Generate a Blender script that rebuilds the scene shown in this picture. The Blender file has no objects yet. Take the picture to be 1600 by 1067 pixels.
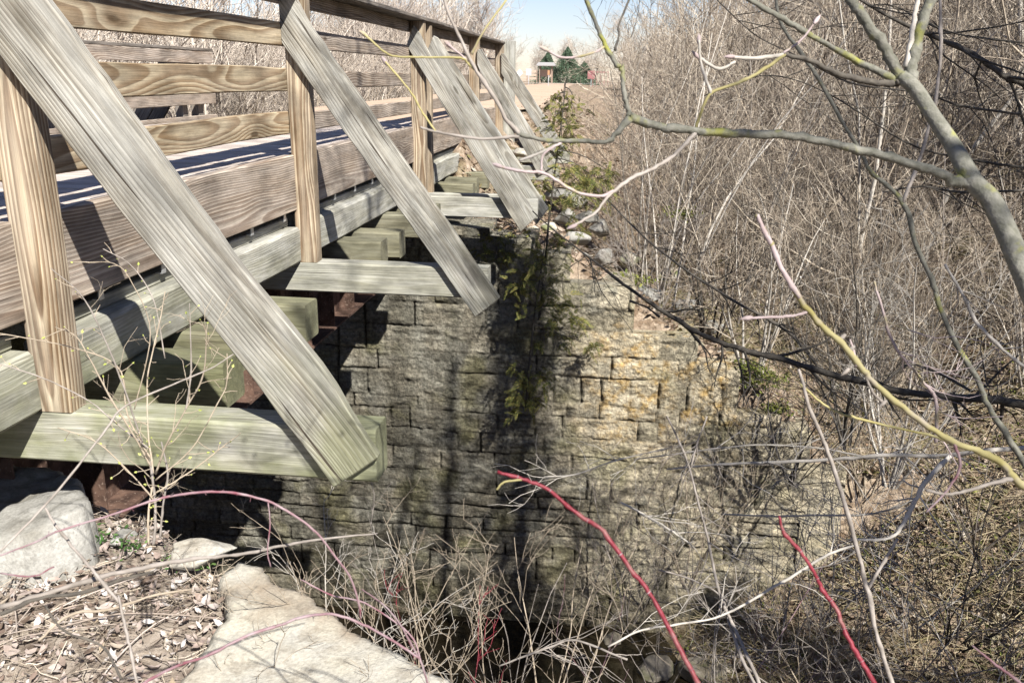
import bpy, bmesh, math, random
import numpy as np
from mathutils import Vector, Matrix, noise as mnoise
random.seed(7)
S = bpy.context.scene
col = S.collection
# ------------------------------------------------------------------ camera
FPX, PITCH, YAW, ROLL = 1376.65, 16.733, 6.533, .732
CAM = np.array([1.933, -2.794, .496])
_p, _y, _r = math.radians(PITCH), math.radians(YAW), math.radians(ROLL)
FW = np.array([-math.sin(_y)*math.cos(_p), math.cos(_y)*math.cos(_p), -math.sin(_p)])
_rt = np.array([math.cos(_y), math.sin(_y), 0.])
_up = np.cross(_rt, FW)
RT = _rt*math.cos(_r)+_up*math.sin(_r)
UP = -_rt*math.sin(_r)+_up*math.cos(_r)
cd = bpy.data.cameras.new('camera')
cam = bpy.data.objects.new('camera', cd)
col.objects.link(cam)
M = Matrix.Identity(4)
for i in range(3):
    M[i][0], M[i][1], M[i][2], M[i][3] = RT[i], UP[i], -FW[i], CAM[i]
cam.matrix_world = M
cd.sensor_width = 36
cd.lens = 36*FPX/1600
cd.clip_start = .05
cd.clip_end = 2000
cd.dof.use_dof = True
cd.dof.focus_distance = 6.0
cd.dof.aperture_fstop = 11
S.camera = cam
# ------------------------------------------------------------------ world, sun, exposure
SUN = Vector((1.0, -1.42, 1.62)).normalized()
SEL = math.asin(SUN.z)
w = bpy.data.worlds.new('World')
S.world = w
w.use_nodes = True
nt = w.node_tree
nt.nodes.clear()
sky = nt.nodes.new('ShaderNodeTexSky')
sky.sky_type = 'NISHITA'
sky.sun_disc = False
sky.sun_elevation = SEL
sky.sun_rotation = math.atan2(SUN.x, SUN.y)
sky.air_density = 1.0
sky.dust_density = .2
sky.ozone_density = 1.6
bg = nt.nodes.new('ShaderNodeBackground')
bg.inputs['Strength'].default_value = .052
wo = nt.nodes.new('ShaderNodeOutputWorld')
tint = nt.nodes.new('ShaderNodeMix')
tint.data_type = 'RGBA'
tint.blend_type = 'MULTIPLY'
tint.inputs[0].default_value = 1
tint.inputs[7].default_value = (1.0, .95, 1.10, 1)
nt.links.new(sky.outputs[0], tint.inputs[6])
nt.links.new(tint.outputs[2], bg.inputs[0])
nt.links.new(bg.outputs[0], wo.inputs[0])
ld = bpy.data.lights.new('sun', 'SUN')
ld.energy = 5.0
ld.angle = math.radians(.53)
ld.color = (1, .95, .87)
lo = bpy.data.objects.new('sun', ld)
col.objects.link(lo)
lo.rotation_euler = SUN.to_track_quat('Z', 'Y').to_euler()
S.view_settings.view_transform = 'Standard'
S.view_settings.look = 'None'
S.view_settings.gamma = 1
S.view_settings.exposure = 1.22
S.cycles.max_bounces = 6
S.cycles.diffuse_bounces = 2
S.cycles.transparent_max_bounces = 8
S.cycles.use_denoising = True
S.cycles.denoising_prefilter = 'ACCURATE'

# ------------------------------------------------------------------ helpers
def tag(o, label=None, cat=None, group=None, kind=None):
    if label: o['label'] = label
    if cat: o['category'] = cat
    if group: o['group'] = group
    if kind: o['kind'] = kind
    return o

def ray(x, y):
    return FW+RT*(x-800)/FPX-UP*(y-533.5)/FPX

def atd(x, y, d):
    return CAM+ray(x, y)*d

def atz(x, y, z):
    r = ray(x, y)
    return CAM+r*(z-CAM[2])/r[2]

def aty(x, y, Y):
    r = ray(x, y)
    return CAM+r*(Y-CAM[1])/r[1]

def empty(name, loc=(0, 0, 0)):
    o = bpy.data.objects.new(name, None)
    o.empty_display_size = .2
    col.objects.link(o)
    o.location = loc
    return o

def mk(name, V, F, mat, parent=None, origin=None, smooth=True, matrix=None, attr=None):
    """numpy verts (N,3) and faces (M,k) or list of such arrays -> one mesh object"""
    V = np.asarray(V, dtype=np.float64)
    Fs = F if isinstance(F, list) else [F]
    Fs = [np.asarray(f, dtype=np.int64) for f in Fs if len(f)]
    if origin is None:
        origin = parent.location if parent is not None else None
        if parent is not None and parent.parent is not None:
            origin = parent.location+parent.parent.location
    og = np.array(origin if origin is not None else (0, 0, 0), dtype=float)
    me = bpy.data.meshes.new(name)
    VV = V if matrix is not None else V-og
    me.vertices.add(len(VV))
    me.vertices.foreach_set('co', VV.astype(np.float32).ravel())
    li = np.concatenate([f.ravel() for f in Fs])
    tot = np.concatenate([np.full(len(f), f.shape[1]) for f in Fs])
    st = np.concatenate([[0], np.cumsum(tot)[:-1]])
    me.loops.add(len(li))
    me.loops.foreach_set('vertex_index', li.astype(np.int32))
    me.polygons.add(len(tot))
    me.polygons.foreach_set('loop_start', st.astype(np.int32))
    me.polygons.foreach_set('loop_total', tot.astype(np.int32))
    me.polygons.foreach_set('use_smooth', np.full(len(tot), smooth))
    if attr is not None:
        for an, av in attr.items():
            a = me.attributes.new(an, 'FLOAT', 'POINT')
            a.data.foreach_set('value', np.asarray(av, dtype=np.float32))
    me.update(calc_edges=True)
    me.validate()
    me.materials.append(mat)
    o = bpy.data.objects.new(name, me)
    col.objects.link(o)
    if parent is not None:
        o.parent = parent
        if matrix is not None:
            o.matrix_local = Matrix.Translation(-Vector(og))@matrix
    else:
        if matrix is not None: o.matrix_world = matrix
        else: o.location = Vector(og)
    return o

class Geo:
    def __init__(s): s.V = []; s.F = {}; s.n = 0
    def add(s, V, F):
        V = np.asarray(V, float).reshape(-1, 3)
        F = np.asarray(F)
        s.F.setdefault(F.shape[1], []).append(F+s.n)
        s.V.append(V); s.n += len(V)
    def get(s):
        return np.concatenate(s.V), [np.concatenate(f) for f in s.F.values()]
    def build(s, name, mat, parent=None, **k):
        V, F = s.get()
        return mk(name, V, F, mat, parent, **k)

BOXF = np.array([[0,3,2,1],[4,5,6,7],[0,1,5,4],[1,2,6,5],[2,3,7,6],[3,0,4,7]])
def box(g, x0, x1, y0, y1, z0, z1):
    g.add([[x0,y0,z0],[x1,y0,z0],[x1,y1,z0],[x0,y1,z0],[x0,y0,z1],[x1,y0,z1],[x1,y1,z1],[x0,y1,z1]], BOXF)

def tubes(g, P, R, k=3, rng=None, cap=False):
    """P (N,n,3), R (N,n)"""
    P = np.asarray(P, float); R = np.asarray(R, float)
    if P.ndim == 2: P = P[None]; R = R[None]
    N, n, _ = P.shape
    T = np.gradient(P, axis=1)
    T /= np.linalg.norm(T, axis=2, keepdims=True)+1e-9
    mt = T.mean(axis=1)
    ref = np.where(np.abs(mt[:, 2:3]) < .8, np.array([[0, 0, 1.]]), np.array([[1., 0, 0]]))[:, None, :]
    U = np.cross(T, np.broadcast_to(ref, T.shape)); U /= np.linalg.norm(U, axis=2, keepdims=True)+1e-9
    W = np.cross(T, U)
    a = np.arange(k)*2*math.pi/k
    V = P[:, :, None, :]+R[:, :, None, None]*(U[:, :, None, :]*np.cos(a)[None, None, :, None]+W[:, :, None, :]*np.sin(a)[None, None, :, None])
    i = np.arange(n-1)[:, None]*k; j = np.arange(k)[None, :]; j2 = (j+1) % k
    f = np.stack([i+j, i+j2, i+k+j2, i+k+j], axis=-1).reshape(-1, 4)
    F = (f[None]+(np.arange(N)*n*k)[:, None, None]).reshape(-1, 4)
    g.add(V.reshape(-1, 3), F)
    if cap:
        c = np.arange(k)
        for b in range(N):
            s.F if False else None
        F2 = np.concatenate([np.arange(N)[:, None]*n*k+c[::-1][None], np.arange(N)[:, None]*n*k+(n-1)*k+c[None]])
        V0 = g.n-N*n*k
        g.F.setdefault(k, []).append(F2+V0)

def spline(pts, m):
    """Catmull-Rom through pts (n,d) -> m samples"""
    P = np.asarray(pts, float)
    if len(P) == 2: return P[0]+(P[1]-P[0])*np.linspace(0, 1, m)[:, None]
    Q = np.vstack([2*P[0]-P[1], P, 2*P[-1]-P[-2]])
    t = np.linspace(0, len(P)-1-1e-6, m); i = t.astype(int); u = (t-i)[:, None]
    p0, p1, p2, p3 = Q[i], Q[i+1], Q[i+2], Q[i+3]
    return .5*((2*p1)+(-p0+p2)*u+(2*p0-5*p1+4*p2-p3)*u*u+(-p0+3*p1-3*p2+p3)*u**3)

def unit(v): return v/(np.linalg.norm(v, axis=-1, keepdims=True)+1e-9)

def grow(P, R, m, L, ang, rng, n=5, lo=.2, up=.1, wob=.15, rs=.6, rmin=.0015, tip=.35, taper=.5):
    """m children on each path; returns (N*m,n,3),(N*m,n)"""
    N, n0, _ = P.shape
    t = rng.uniform(lo, 1, (N, m))*(n0-1.001)
    i = t.astype(int); u = (t-i)[..., None]
    b = np.arange(N)[:, None]
    A, B = P[b, i], P[b, i+1]
    st = (A+(B-A)*u).reshape(-1, 3)
    pd = unit(B-A).reshape(-1, 3)
    r0 = (R[b, i]*(1-u[..., 0])+R[b, i+1]*u[..., 0]).reshape(-1)
    rnd = rng.normal(size=pd.shape)
    pr = unit(np.cross(pd, rnd))
    an = np.radians(rng.normal(ang, 12, len(pd)))[:, None]
    d = unit(pd*np.cos(an)+pr*np.sin(an))
    tt = (t/(n0-1)).reshape(-1)
    ln = L*(1.15-taper*tt)*rng.uniform(.5, 1.25, len(tt))/(n-1)
    out = [st]
    for q in range(n-1):
        d = unit(d+rng.normal(scale=wob, size=d.shape)+np.array([0, 0, up]))
        out.append(out[-1]+d*ln[:, None])
    PP = np.stack(out, 1)
    rb = np.maximum(r0*rs, rmin)
    RR = rb[:, None]*np.linspace(1, tip, n)[None]
    return PP, np.maximum(RR, rmin*.7)

# ------------------------------------------------------------------ materials
class NT:
    def __init__(s, name, rough=.8, spec=.3):
        s.m = bpy.data.materials.new(name); s.m.use_nodes = True
        s.t = s.m.node_tree; s.t.nodes.clear()
        s.out = s.n('ShaderNodeOutputMaterial'); s.b = s.n('ShaderNodeBsdfPrincipled')
        s.b.inputs['Roughness'].default_value = rough
        s.b.inputs['Specular IOR Level'].default_value = spec
        s.l(s.b.outputs[0], s.out.inputs[0])
    def n(s, t, **k):
        nd = s.t.nodes.new(t)
        for a, v in k.items(): setattr(nd, a, v)
        return nd
    def l(s, a, b): s.t.links.new(a, b)
    def set(s, inp, v):
        if hasattr(v, 'links') or isinstance(v, bpy.types.NodeSocket): s.l(v, inp)
        else: inp.default_value = v
    def math(s, op, a, b=0.0, c=None, clamp=False):
        nd = s.n('ShaderNodeMath', operation=op); nd.use_clamp = clamp
        s.set(nd.inputs[0], a); s.set(nd.inputs[1], b)
        if c is not None: s.set(nd.inputs[2], c)
        return nd.outputs[0]
    def vmath(s, op, a, b):
        nd = s.n('ShaderNodeVectorMath', operation=op)
        s.set(nd.inputs[0], a); s.set(nd.inputs[1], b)
        return nd.outputs['Value'] if op in ('LENGTH', 'DOT_PRODUCT') else nd.outputs[0]
    def noise(s, v, scale=1., detail=3., rough=.55):
        nd = s.n('ShaderNodeTexNoise'); s.l(v, nd.inputs['Vector'])
        nd.inputs['Scale'].default_value = scale; nd.inputs['Detail'].default_value = detail; nd.inputs['Roughness'].default_value = rough
        return nd.outputs['Fac']
    def rng(s, v, a, b, c=0., d=1., smooth=False):
        nd = s.n('ShaderNodeMapRange'); s.set(nd.inputs[0], v)
        if smooth: nd.interpolation_type = 'SMOOTHSTEP'
        for i, q in enumerate((a, b, c, d)): nd.inputs[i+1].default_value = q
        return nd.outputs[0]
    def mix(s, f, a, b, mode='MIX'):
        nd = s.n('ShaderNodeMix', data_type='RGBA', blend_type=mode)
        s.set(nd.inputs[0], f)
        for i, q in ((6, a), (7, b)):
            if isinstance(q, tuple): nd.inputs[i].default_value = (*q, 1) if len(q) == 3 else q
            else: s.l(q, nd.inputs[i])
        return nd.outputs[2]
    def obj(s): return s.n('ShaderNodeTexCoord').outputs['Object']
    def pos(s): return s.n('ShaderNodeNewGeometry').outputs['Position']
    def bump(s, h, strength=.5, dist=.01):
        nd = s.n('ShaderNodeBump'); nd.inputs['Strength'].default_value = strength; nd.inputs['Distance'].default_value = dist
        s.l(h, nd.inputs['Height']); s.l(nd.outputs[0], s.b.inputs['Normal'])
    def base(s, c): s.set(s.b.inputs['Base Color'], (*c, 1) if isinstance(c, tuple) else c)
    def rand(s): return s.n('ShaderNodeObjectInfo').outputs['Random']
    def comb(s, x, y, z):
        nd = s.n('ShaderNodeCombineXYZ')
        for i, q in enumerate((x, y, z)): s.set(nd.inputs[i], q)
        return nd.outputs[0]
    def sep(s, v):
        nd = s.n('ShaderNodeSeparateXYZ'); s.l(v, nd.inputs[0]); return nd.outputs

def wood(name, light, dark, ringamt=.8, spacing=.013, grey=.3, greyc=(.42, .40, .37), algae=.5, pith=.10, az=(-.35, -.8), cracks=.5, stain=.3, ypith=0., warp=1., streak=1.):
    s = NT(name, rough=.85, spec=.15)
    P = s.obj(); r = s.rand()
    off = s.comb(s.math('MULTIPLY', r, 37.), s.math('MULTIPLY', r, 0.), s.math('MULTIPLY', r, 0.))
    Po = s.vmath('ADD', P, off)
    X, Y, Z = s.sep(Po)
    n1 = s.noise(s.vmath('MULTIPLY', Po, (.75, 2., 2.)), 1., 1.)
    n2 = s.noise(s.vmath('MULTIPLY', s.vmath('ADD', Po, (5.3, 1., 7.)), (.6, 2., 2.)), 1., 1.)
    # knots
    vo = s.n('ShaderNodeTexVoronoi'); vo.inputs['Scale'].default_value = 1.
    s.l(s.vmath('MULTIPLY', s.comb(X, Y, r), (1.15, 4.2, 9.)), vo.inputs['Vector'])
    kd = vo.outputs['Distance']
    kn = s.rng(kd, .0, .34, 1., 0., True)
    y0 = s.math('ADD', s.math('MULTIPLY', s.math('SUBTRACT', n1, .5), .20*warp), s.math('MULTIPLY', s.math('SUBTRACT', r, .5), .09))
    z0 = s.math('ADD', s.math('MULTIPLY', s.math('SUBTRACT', n2, .5), .15*warp), pith)
    ry = s.math('ADD', s.math('SUBTRACT', Y, y0), ypith)
    rz = s.math('ADD', Z, z0)
    rad = s.math('SQRT', s.math('ADD', s.math('MULTIPLY', ry, ry), s.math('MULTIPLY', rz, rz)))
    rad = s.math('ADD', rad, s.math('MULTIPLY', kn, .022))
    rad = s.math('ADD', rad, s.math('MULTIPLY', s.noise(s.vmath('MULTIPLY', Po, (2., 20., 20.)), 1., 2.), .004))
    fr = s.math('FRACT', s.math('DIVIDE', rad, spacing))
    ring = s.math('MULTIPLY', s.rng(fr, .0, .75, 0., 1., True), s.rng(fr, .86, 1., 1., 0., True))
    fine = s.noise(s.vmath('MULTIPLY', Po, (3.5, 170., 170.)), 1., 3., .65)
    med = s.noise(s.vmath('MULTIPLY', Po, (1.6, 48., 48.)), 1., 3., .6)
    c = s.mix(s.math('MULTIPLY', ring, ringamt), light, dark)
    # greying and stains
    gn = s.noise(s.vmath('MULTIPLY', Po, (1.6, 14., 14.)), 1., 3.)
    c = s.mix(s.math('MULTIPLY', s.rng(gn, .35, .65), grey, clamp=True), c, s.mix(s.math('MULTIPLY', ring, .45*ringamt), greyc, tuple(q*.6 for q in greyc)))
    sn = s.noise(s.vmath('MULTIPLY', Po, (2.2, 6., 6.)), 1., 4.)
    c = s.mix(s.math('MULTIPLY', s.rng(sn, .52, .75), stain), c, tuple(q*.45 for q in dark))
    # knot core
    kc = s.rng(kd, .045, .085, 1., 0., True)
    c = s.mix(s.math('MULTIPLY', kc, .75), c, tuple(q*.4 for q in dark))
    if algae > 0:
        wz = s.sep(s.pos())[2]
        an = s.noise(s.pos(), 3.2, 4.)
        af = s.math('MULTIPLY', s.math('MULTIPLY', s.rng(wz, az[0], az[1]), s.rng(s.sep(s.pos())[1], .3, 3.2, 1., .15)), s.rng(an, .30, .54), clamp=True)
        c = s.mix(s.math('MULTIPLY', af, algae), c, s.mix(fine, (.21, .225, .11), (.12, .13, .065)))
    c = s.mix(s.rng(fine, .3, .72, .55, 0.), c, (.03, .025, .02), 'MIX') if False else s.mix(1., c, s.comb(*[s.math('MULTIPLY', s.rng(fine, .28, .62, 1-.5*streak, 1+.12*streak), s.math('MULTIPLY', s.rng(med, .3, .65, 1-.3*streak, 1.08), s.rng(s.noise(s.vmath('MULTIPLY', Po, (2.6, 7., 7.)), 1., 5., .65), .34, .60, .62, 1.12)))]*3), 'MULTIPLY')
    cr = s.noise(s.vmath('MULTIPLY', s.vmath('ADD', Po, (3., 0, 0)), (1.1, 42., 42.)), 1., 2.)
    crk = s.math('MULTIPLY', s.rng(cr, .665, .70, 0., 1.), cracks)
    c = s.mix(crk, c, (.05, .04, .03))
    s.base(c)
    h = s.math('SUBTRACT', s.math('ADD', s.math('MULTIPLY', fine, .8), s.math('MULTIPLY', ring, .35)), s.math('MULTIPLY', crk, 1.5))
    s.bump(h, .55, .004)
    return s.m

def bark(name, a, b, scale=30., patch=None, obj=False, rough=.85):
    s = NT(name, rough=rough, spec=.2)
    P = s.pos()
    n = s.noise(P, scale, 3.)
    c = s.mix(s.rng(n, .3, .7), a, b)
    r = s.rand()
    if patch:
        p = s.noise(P, 14., 3.)
        c = s.mix(s.rng(p, .55, .68), c, patch)
    c = s.mix(1., c, s.comb(*[s.rng(r, 0, 1, .75, 1.2)]*3), 'MULTIPLY')
    s.base(c)
    s.bump(s.math('ADD', n, s.math('MULTIPLY', s.noise(P, 9., 4.), .7)), .7, .006)
    return s.m

def isl(name, cols, rough=.8, spec=.2, trans=0.):
    """colour varies from one loose piece to the next (leaves, needles, twigs)"""
    s = NT(name, rough=rough, spec=spec)
    g = s.n('ShaderNodeNewGeometry')
    cr = s.n('ShaderNodeValToRGB'); cr.color_ramp.interpolation = 'LINEAR'
    e = cr.color_ramp.elements
    while len(e) < len(cols): e.new(.5)
    for i, c in enumerate(cols): e[i].position = i/(len(cols)-1); e[i].color = (*c, 1)
    s.l(g.outputs['Random Per Island'], cr.inputs[0])
    n = s.noise(s.pos(), 60., 2.)
    c = s.mix(1., cr.outputs[0], s.comb(*[s.rng(n, .3, .7, .8, 1.15)]*3), 'MULTIPLY')
    s.base(c)
    if trans:
        t = s.n('ShaderNodeBsdfTranslucent'); s.l(c, t.inputs[0])
        mx = s.n('ShaderNodeMixShader'); mx.inputs[0].default_value = trans
        s.l(s.b.outputs[0], mx.inputs[1]); s.l(t.outputs[0], mx.inputs[2]); s.l(mx.outputs[0], s.out.inputs[0])
    return s.m

def plain(name, c, rough=.6, metal=0., spec=.4):
    s = NT(name, rough=rough, spec=spec); s.b.inputs['Metallic'].default_value = metal
    n = s.noise(s.pos(), 25., 3.)
    s.base(s.mix(s.rng(n, .3, .7), tuple(q*.8 for q in c), tuple(min(1, q*1.1) for q in c)))
    return s.m

W_POST = wood('wood_post', (.44, .365, .26), (.13, .07, .032), ringamt=.85, spacing=.015, grey=.35, greyc=(.42, .39, .34), algae=.25, az=(-.5, -1.0), stain=.4, warp=.8, streak=.7)
W_RAIL = wood('wood_rail', (.44, .365, .25), (.18, .11, .055), ringamt=.8, spacing=.012, grey=.2, greyc=(.40, .37, .32), algae=0, stain=.2, cracks=.25, warp=.8, streak=.6)
W_KERB = wood('wood_kerb', (.41, .35, .285), (.14, .09, .06), ringamt=.8, spacing=.0125, grey=.4, greyc=(.42, .385, .35), algae=0, stain=.2, ypith=.17, warp=.7, streak=.6)
W_GREY = wood('wood_grey', (.35, .335, .29), (.15, .13, .10), ringamt=.75, spacing=.011, grey=.7, greyc=(.385, .385, .36), algae=.65, az=(-.2, -.9), stain=.85, cracks=.95, ypith=.09, warp=.6, streak=.65)
W_BEAM = wood('wood_beam', (.37, .36, .31), (.21, .20, .15), ringamt=.5, spacing=.009, grey=.6, greyc=(.46, .46, .44), algae=.75, az=(-.3, -.7), stain=.4, ypith=.08, warp=.7, streak=.6)
W_TIE = wood('wood_tie', (.22, .21, .15), (.12, .105, .06), ringamt=.4, spacing=.010, grey=.3, greyc=(.23, .23, .19), algae=.65, az=(-.3, -.62), stain=.6, streak=.7)
W_DARK = wood('wood_dark', (.22, .19, .16), (.10, .08, .06), ringamt=.5, spacing=.012, grey=.4, greyc=(.25, .24, .23), algae=0, stain=.4)
W_DECK = wood('wood_deck', (.58, .50, .44), (.40, .33, .28), ringamt=.5, spacing=.012, grey=.4, greyc=(.60, .56, .53), algae=0, stain=.3)
M_GALV = plain('galvanised', (.62, .64, .66), rough=.4, metal=.7)

def rust():
    s = NT('rusty_steel', rough=.85, spec=.2)
    n = s.noise(s.pos(), 9., 5.); n2 = s.noise(s.pos(), 60., 3.)
    c = s.mix(s.rng(n, .35, .65), (.04, .024, .019), (.13, .08, .06))
    c = s.mix(s.rng(n2, .58, .72), c, (.21, .155, .125))
    s.base(c); s.bump(n2, .5, .004)
    return s.m
M_RUST = rust()

def masonry():
    s = NT('limestone_masonry', rough=.9, spec=.2)
    P = s.pos()
    at = s.n('ShaderNodeAttribute'); at.attribute_name = 'tint'
    dp = s.n('ShaderNodeAttribute'); dp.attribute_name = 'joint'
    t = at.outputs['Fac']
    n = s.noise(P, 2.3, 5.); n2 = s.noise(P, 28., 5., .7); n3 = s.noise(P, 6., 5., .65)
    c = s.mix(t, (.09, .082, .062), (.27, .245, .19))
    c = s.mix(s.rng(n, .42, .68), c, (.24, .235, .20))
    # dark streaks, stronger towards the left
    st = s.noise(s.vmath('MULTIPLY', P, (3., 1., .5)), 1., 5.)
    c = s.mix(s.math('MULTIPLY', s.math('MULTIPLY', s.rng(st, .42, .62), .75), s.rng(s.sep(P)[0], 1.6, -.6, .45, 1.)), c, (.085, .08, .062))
    X, Y, Z = s.sep(P)
    # orange lichen bands on the upper right courses
    reg = s.math('MULTIPLY', s.math('MULTIPLY', s.rng(X, 1.3, 2.1), s.rng(X, 4.2, 3.2)), s.math('MULTIPLY', s.rng(Z, -4.1, -3.3), s.rng(Z, -1.9, -2.5)))
    lf = s.math('MULTIPLY', s.math('MULTIPLY', reg, s.rng(t, .1, .55, .15, 1.)), s.rng(n3, .42, .60), clamp=True)
    c = s.mix(s.math('MULTIPLY', lf, .85), c, s.mix(n2, (.40, .21, .04), (.48, .38, .18)))
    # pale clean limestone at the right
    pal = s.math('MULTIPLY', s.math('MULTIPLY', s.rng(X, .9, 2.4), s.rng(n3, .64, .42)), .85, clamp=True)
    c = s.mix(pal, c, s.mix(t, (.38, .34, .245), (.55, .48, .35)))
    # damp green-brown foot and joints
    c = s.mix(s.math('MULTIPLY', s.rng(Z, -5.3, -6.2), .6), c, (.10, .085, .05))
    gm = s.math('MULTIPLY', s.rng(s.noise(P, 1.7, 5.), .52, .66), .5)
    c = s.mix(gm, c, (.17, .16, .07))
    c = s.mix(s.math('MULTIPLY', dp.outputs['Fac'], .8), c, (.035, .03, .025))
    c = s.mix(1., c, s.comb(*[s.math('MULTIPLY', s.rng(n2, .32, .66, .45, 1.35), s.rng(s.noise(s.vmath('MULTIPLY', P, (9., 9., 34.)), 1., 4., .6), .35, .62, .72, 1.12))]*3), 'MULTIPLY')
    s.base(c)
    s.bump(s.math('ADD', n2, s.math('MULTIPLY', n3, 1.5)), 1., .035)
    return s.m
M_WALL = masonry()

def stone(name, a, b, c3, moss=.0, sc=8.):
    s = NT(name, rough=.92, spec=.2)
    P = s.pos()
    n = s.noise(P, sc, 6., .62); n2 = s.noise(P, sc*12, 4., .7); n3 = s.noise(P, sc*.4, 4.)
    c = s.mix(s.rng(n, .35, .65), a, b)
    c = s.mix(s.rng(n3, .5, .65), c, c3)
    v = s.n('ShaderNodeTexVoronoi'); s.l(P, v.inputs['Vector']); v.inputs['Scale'].default_value = sc*9
    c = s.mix(s.math('MULTIPLY', s.rng(v.outputs['Distance'], .30, .05), s.rng(n, .55, .7)), c, tuple(q*.6 for q in a))
    c = s.mix(s.math('MULTIPLY', s.rng(s.noise(P, sc*2.2, 6., .7), .52, .62), .45), c, tuple(q*.6 for q in c3))
    if moss: c = s.mix(s.math('MULTIPLY', s.rng(s.noise(P, 5., 5.), .5, .62), moss), c, (.12, .14, .04))
    c = s.mix(1., c, s.comb(*[s.rng(n2, .3, .7, .75, 1.15)]*3), 'MULTIPLY')
    s.base(c); s.bump(s.math('ADD', n, s.math('MULTIPLY', n2, .5)), .7, .012)
    return s.m
M_SLAB = stone('pale_concrete', (.40, .375, .31), (.37, .36, .325), (.29, .245, .19), sc=6.)
M_BLOCK = stone('grey_stone', (.24, .235, .215), (.33, .325, .305), (.18, .17, .145), sc=7.)
M_ROCK = stone('mossy_rock', (.38, .36, .31), (.48, .45, .39), (.28, .25, .2), moss=.8, sc=4.)
M_WETROCK = stone('wet_rock', (.22, .2, .17), (.30, .27, .22), (.14, .12, .08), moss=.4, sc=4.)

def soil():
    s = NT('leafy_soil', rough=.95, spec=.1)
    P = s.pos()
    n = s.noise(P, 1.1, 6., .6); n2 = s.noise(P, 22., 5., .75); n4 = s.noise(P, 5., 5., .7)
    v = s.n('ShaderNodeTexVoronoi'); s.l(P, v.inputs['Vector']); v.inputs['Scale'].default_value = 14.
    cc = s.sep(v.outputs['Color'])[0]
    c = s.mix(cc, (.22, .16, .11), (.42, .34, .26))
    c = s.mix(s.rng(n4, .5, .7), c, (.12, .085, .055))
    c = s.mix(s.math('MULTIPLY', s.rng(n, .55, .7), .6), c, (.16, .16, .06))
    c = s.mix(1., c, s.comb(*[s.rng(n2, .3, .7, .55, 1.3)]*3), 'MULTIPLY')
    s.base(c); s.bump(s.math('ADD', n2, s.math('MULTIPLY', cc, .8)), 1., .05)
    return s.m
M_SOIL = soil()
M_LEDGE = stone('ledge_grit', (.22, .18, .145), (.36, .315, .27), (.13, .10, .08), sc=16.)

def gravel(name, a, b):
    s = NT(name, rough=.95, spec=.1)
    P = s.pos()
    n = s.noise(P, .6, 5.); n2 = s.noise(P, 40., 4., .7)
    c = s.mix(s.rng(n, .35, .65), a, b)
    c = s.mix(1., c, s.comb(*[s.rng(n2, .3, .7, .75, 1.2)]*3), 'MULTIPLY')
    s.base(c); s.bump(n2, .6, .01)
    return s.m
M_TRAIL = gravel('crushed_stone', (.46, .35, .26), (.40, .30, .22))
M_ROAD = gravel('pale_road', (.55, .52, .49), (.48, .46, .43))

def water():
    s = NT('creek_water', rough=.06, spec=.5)
    n = s.noise(s.pos(), 5., 3.)
    s.base((.018, .014, .008)); s.bump(n, .12, .02)
    return s.m
M_WATER = water()
# ------------------------------------------------------------------ terrain
def vn(x, y, sc, seed):
    """bilinear value noise -1..1"""
    rg = np.random.default_rng(seed); L = rg.uniform(-1, 1, (64, 64))
    u = np.asarray(x, float)/sc+500.37; v = np.asarray(y, float)/sc+700.71
    i = np.floor(u).astype(int); j = np.floor(v).astype(int)
    a = u-i; b = v-j; a = a*a*(3-2*a); b = b*b*(3-2*b)
    g = lambda p, q: L[p % 64, q % 64]
    return (g(i, j)*(1-a)+g(i+1, j)*a)*(1-b)+(g(i, j+1)*(1-a)+g(i+1, j+1)*a)*b

def fbm(x, y, sc, seed, o=3, r=.5):
    return sum(vn(x, y, sc/2**k, seed+k)*r**k for k in range(o))

def sst(a, b, x):
    t = np.clip((x-a)/(b-a), 0, 1); return t*t*(3-2*t)

def trail_c(y): return -1.35-.047*np.maximum(0, y-9)
def trail_z(y): return -.05-.0028*np.maximum(0, y-10)

WALLY = 7.0
PROF_X = [-3.5, .65, 1.3, 1.9, 2.7, 3.24, 3.78, 4.49, 4.8]
PROF_Z = [-1.2, -1.2, -1.36, -1.78, -2.28, -2.56, -3.0, -3.58, -3.95]
def prof(x): return np.interp(x, PROF_X, PROF_Z)

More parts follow.
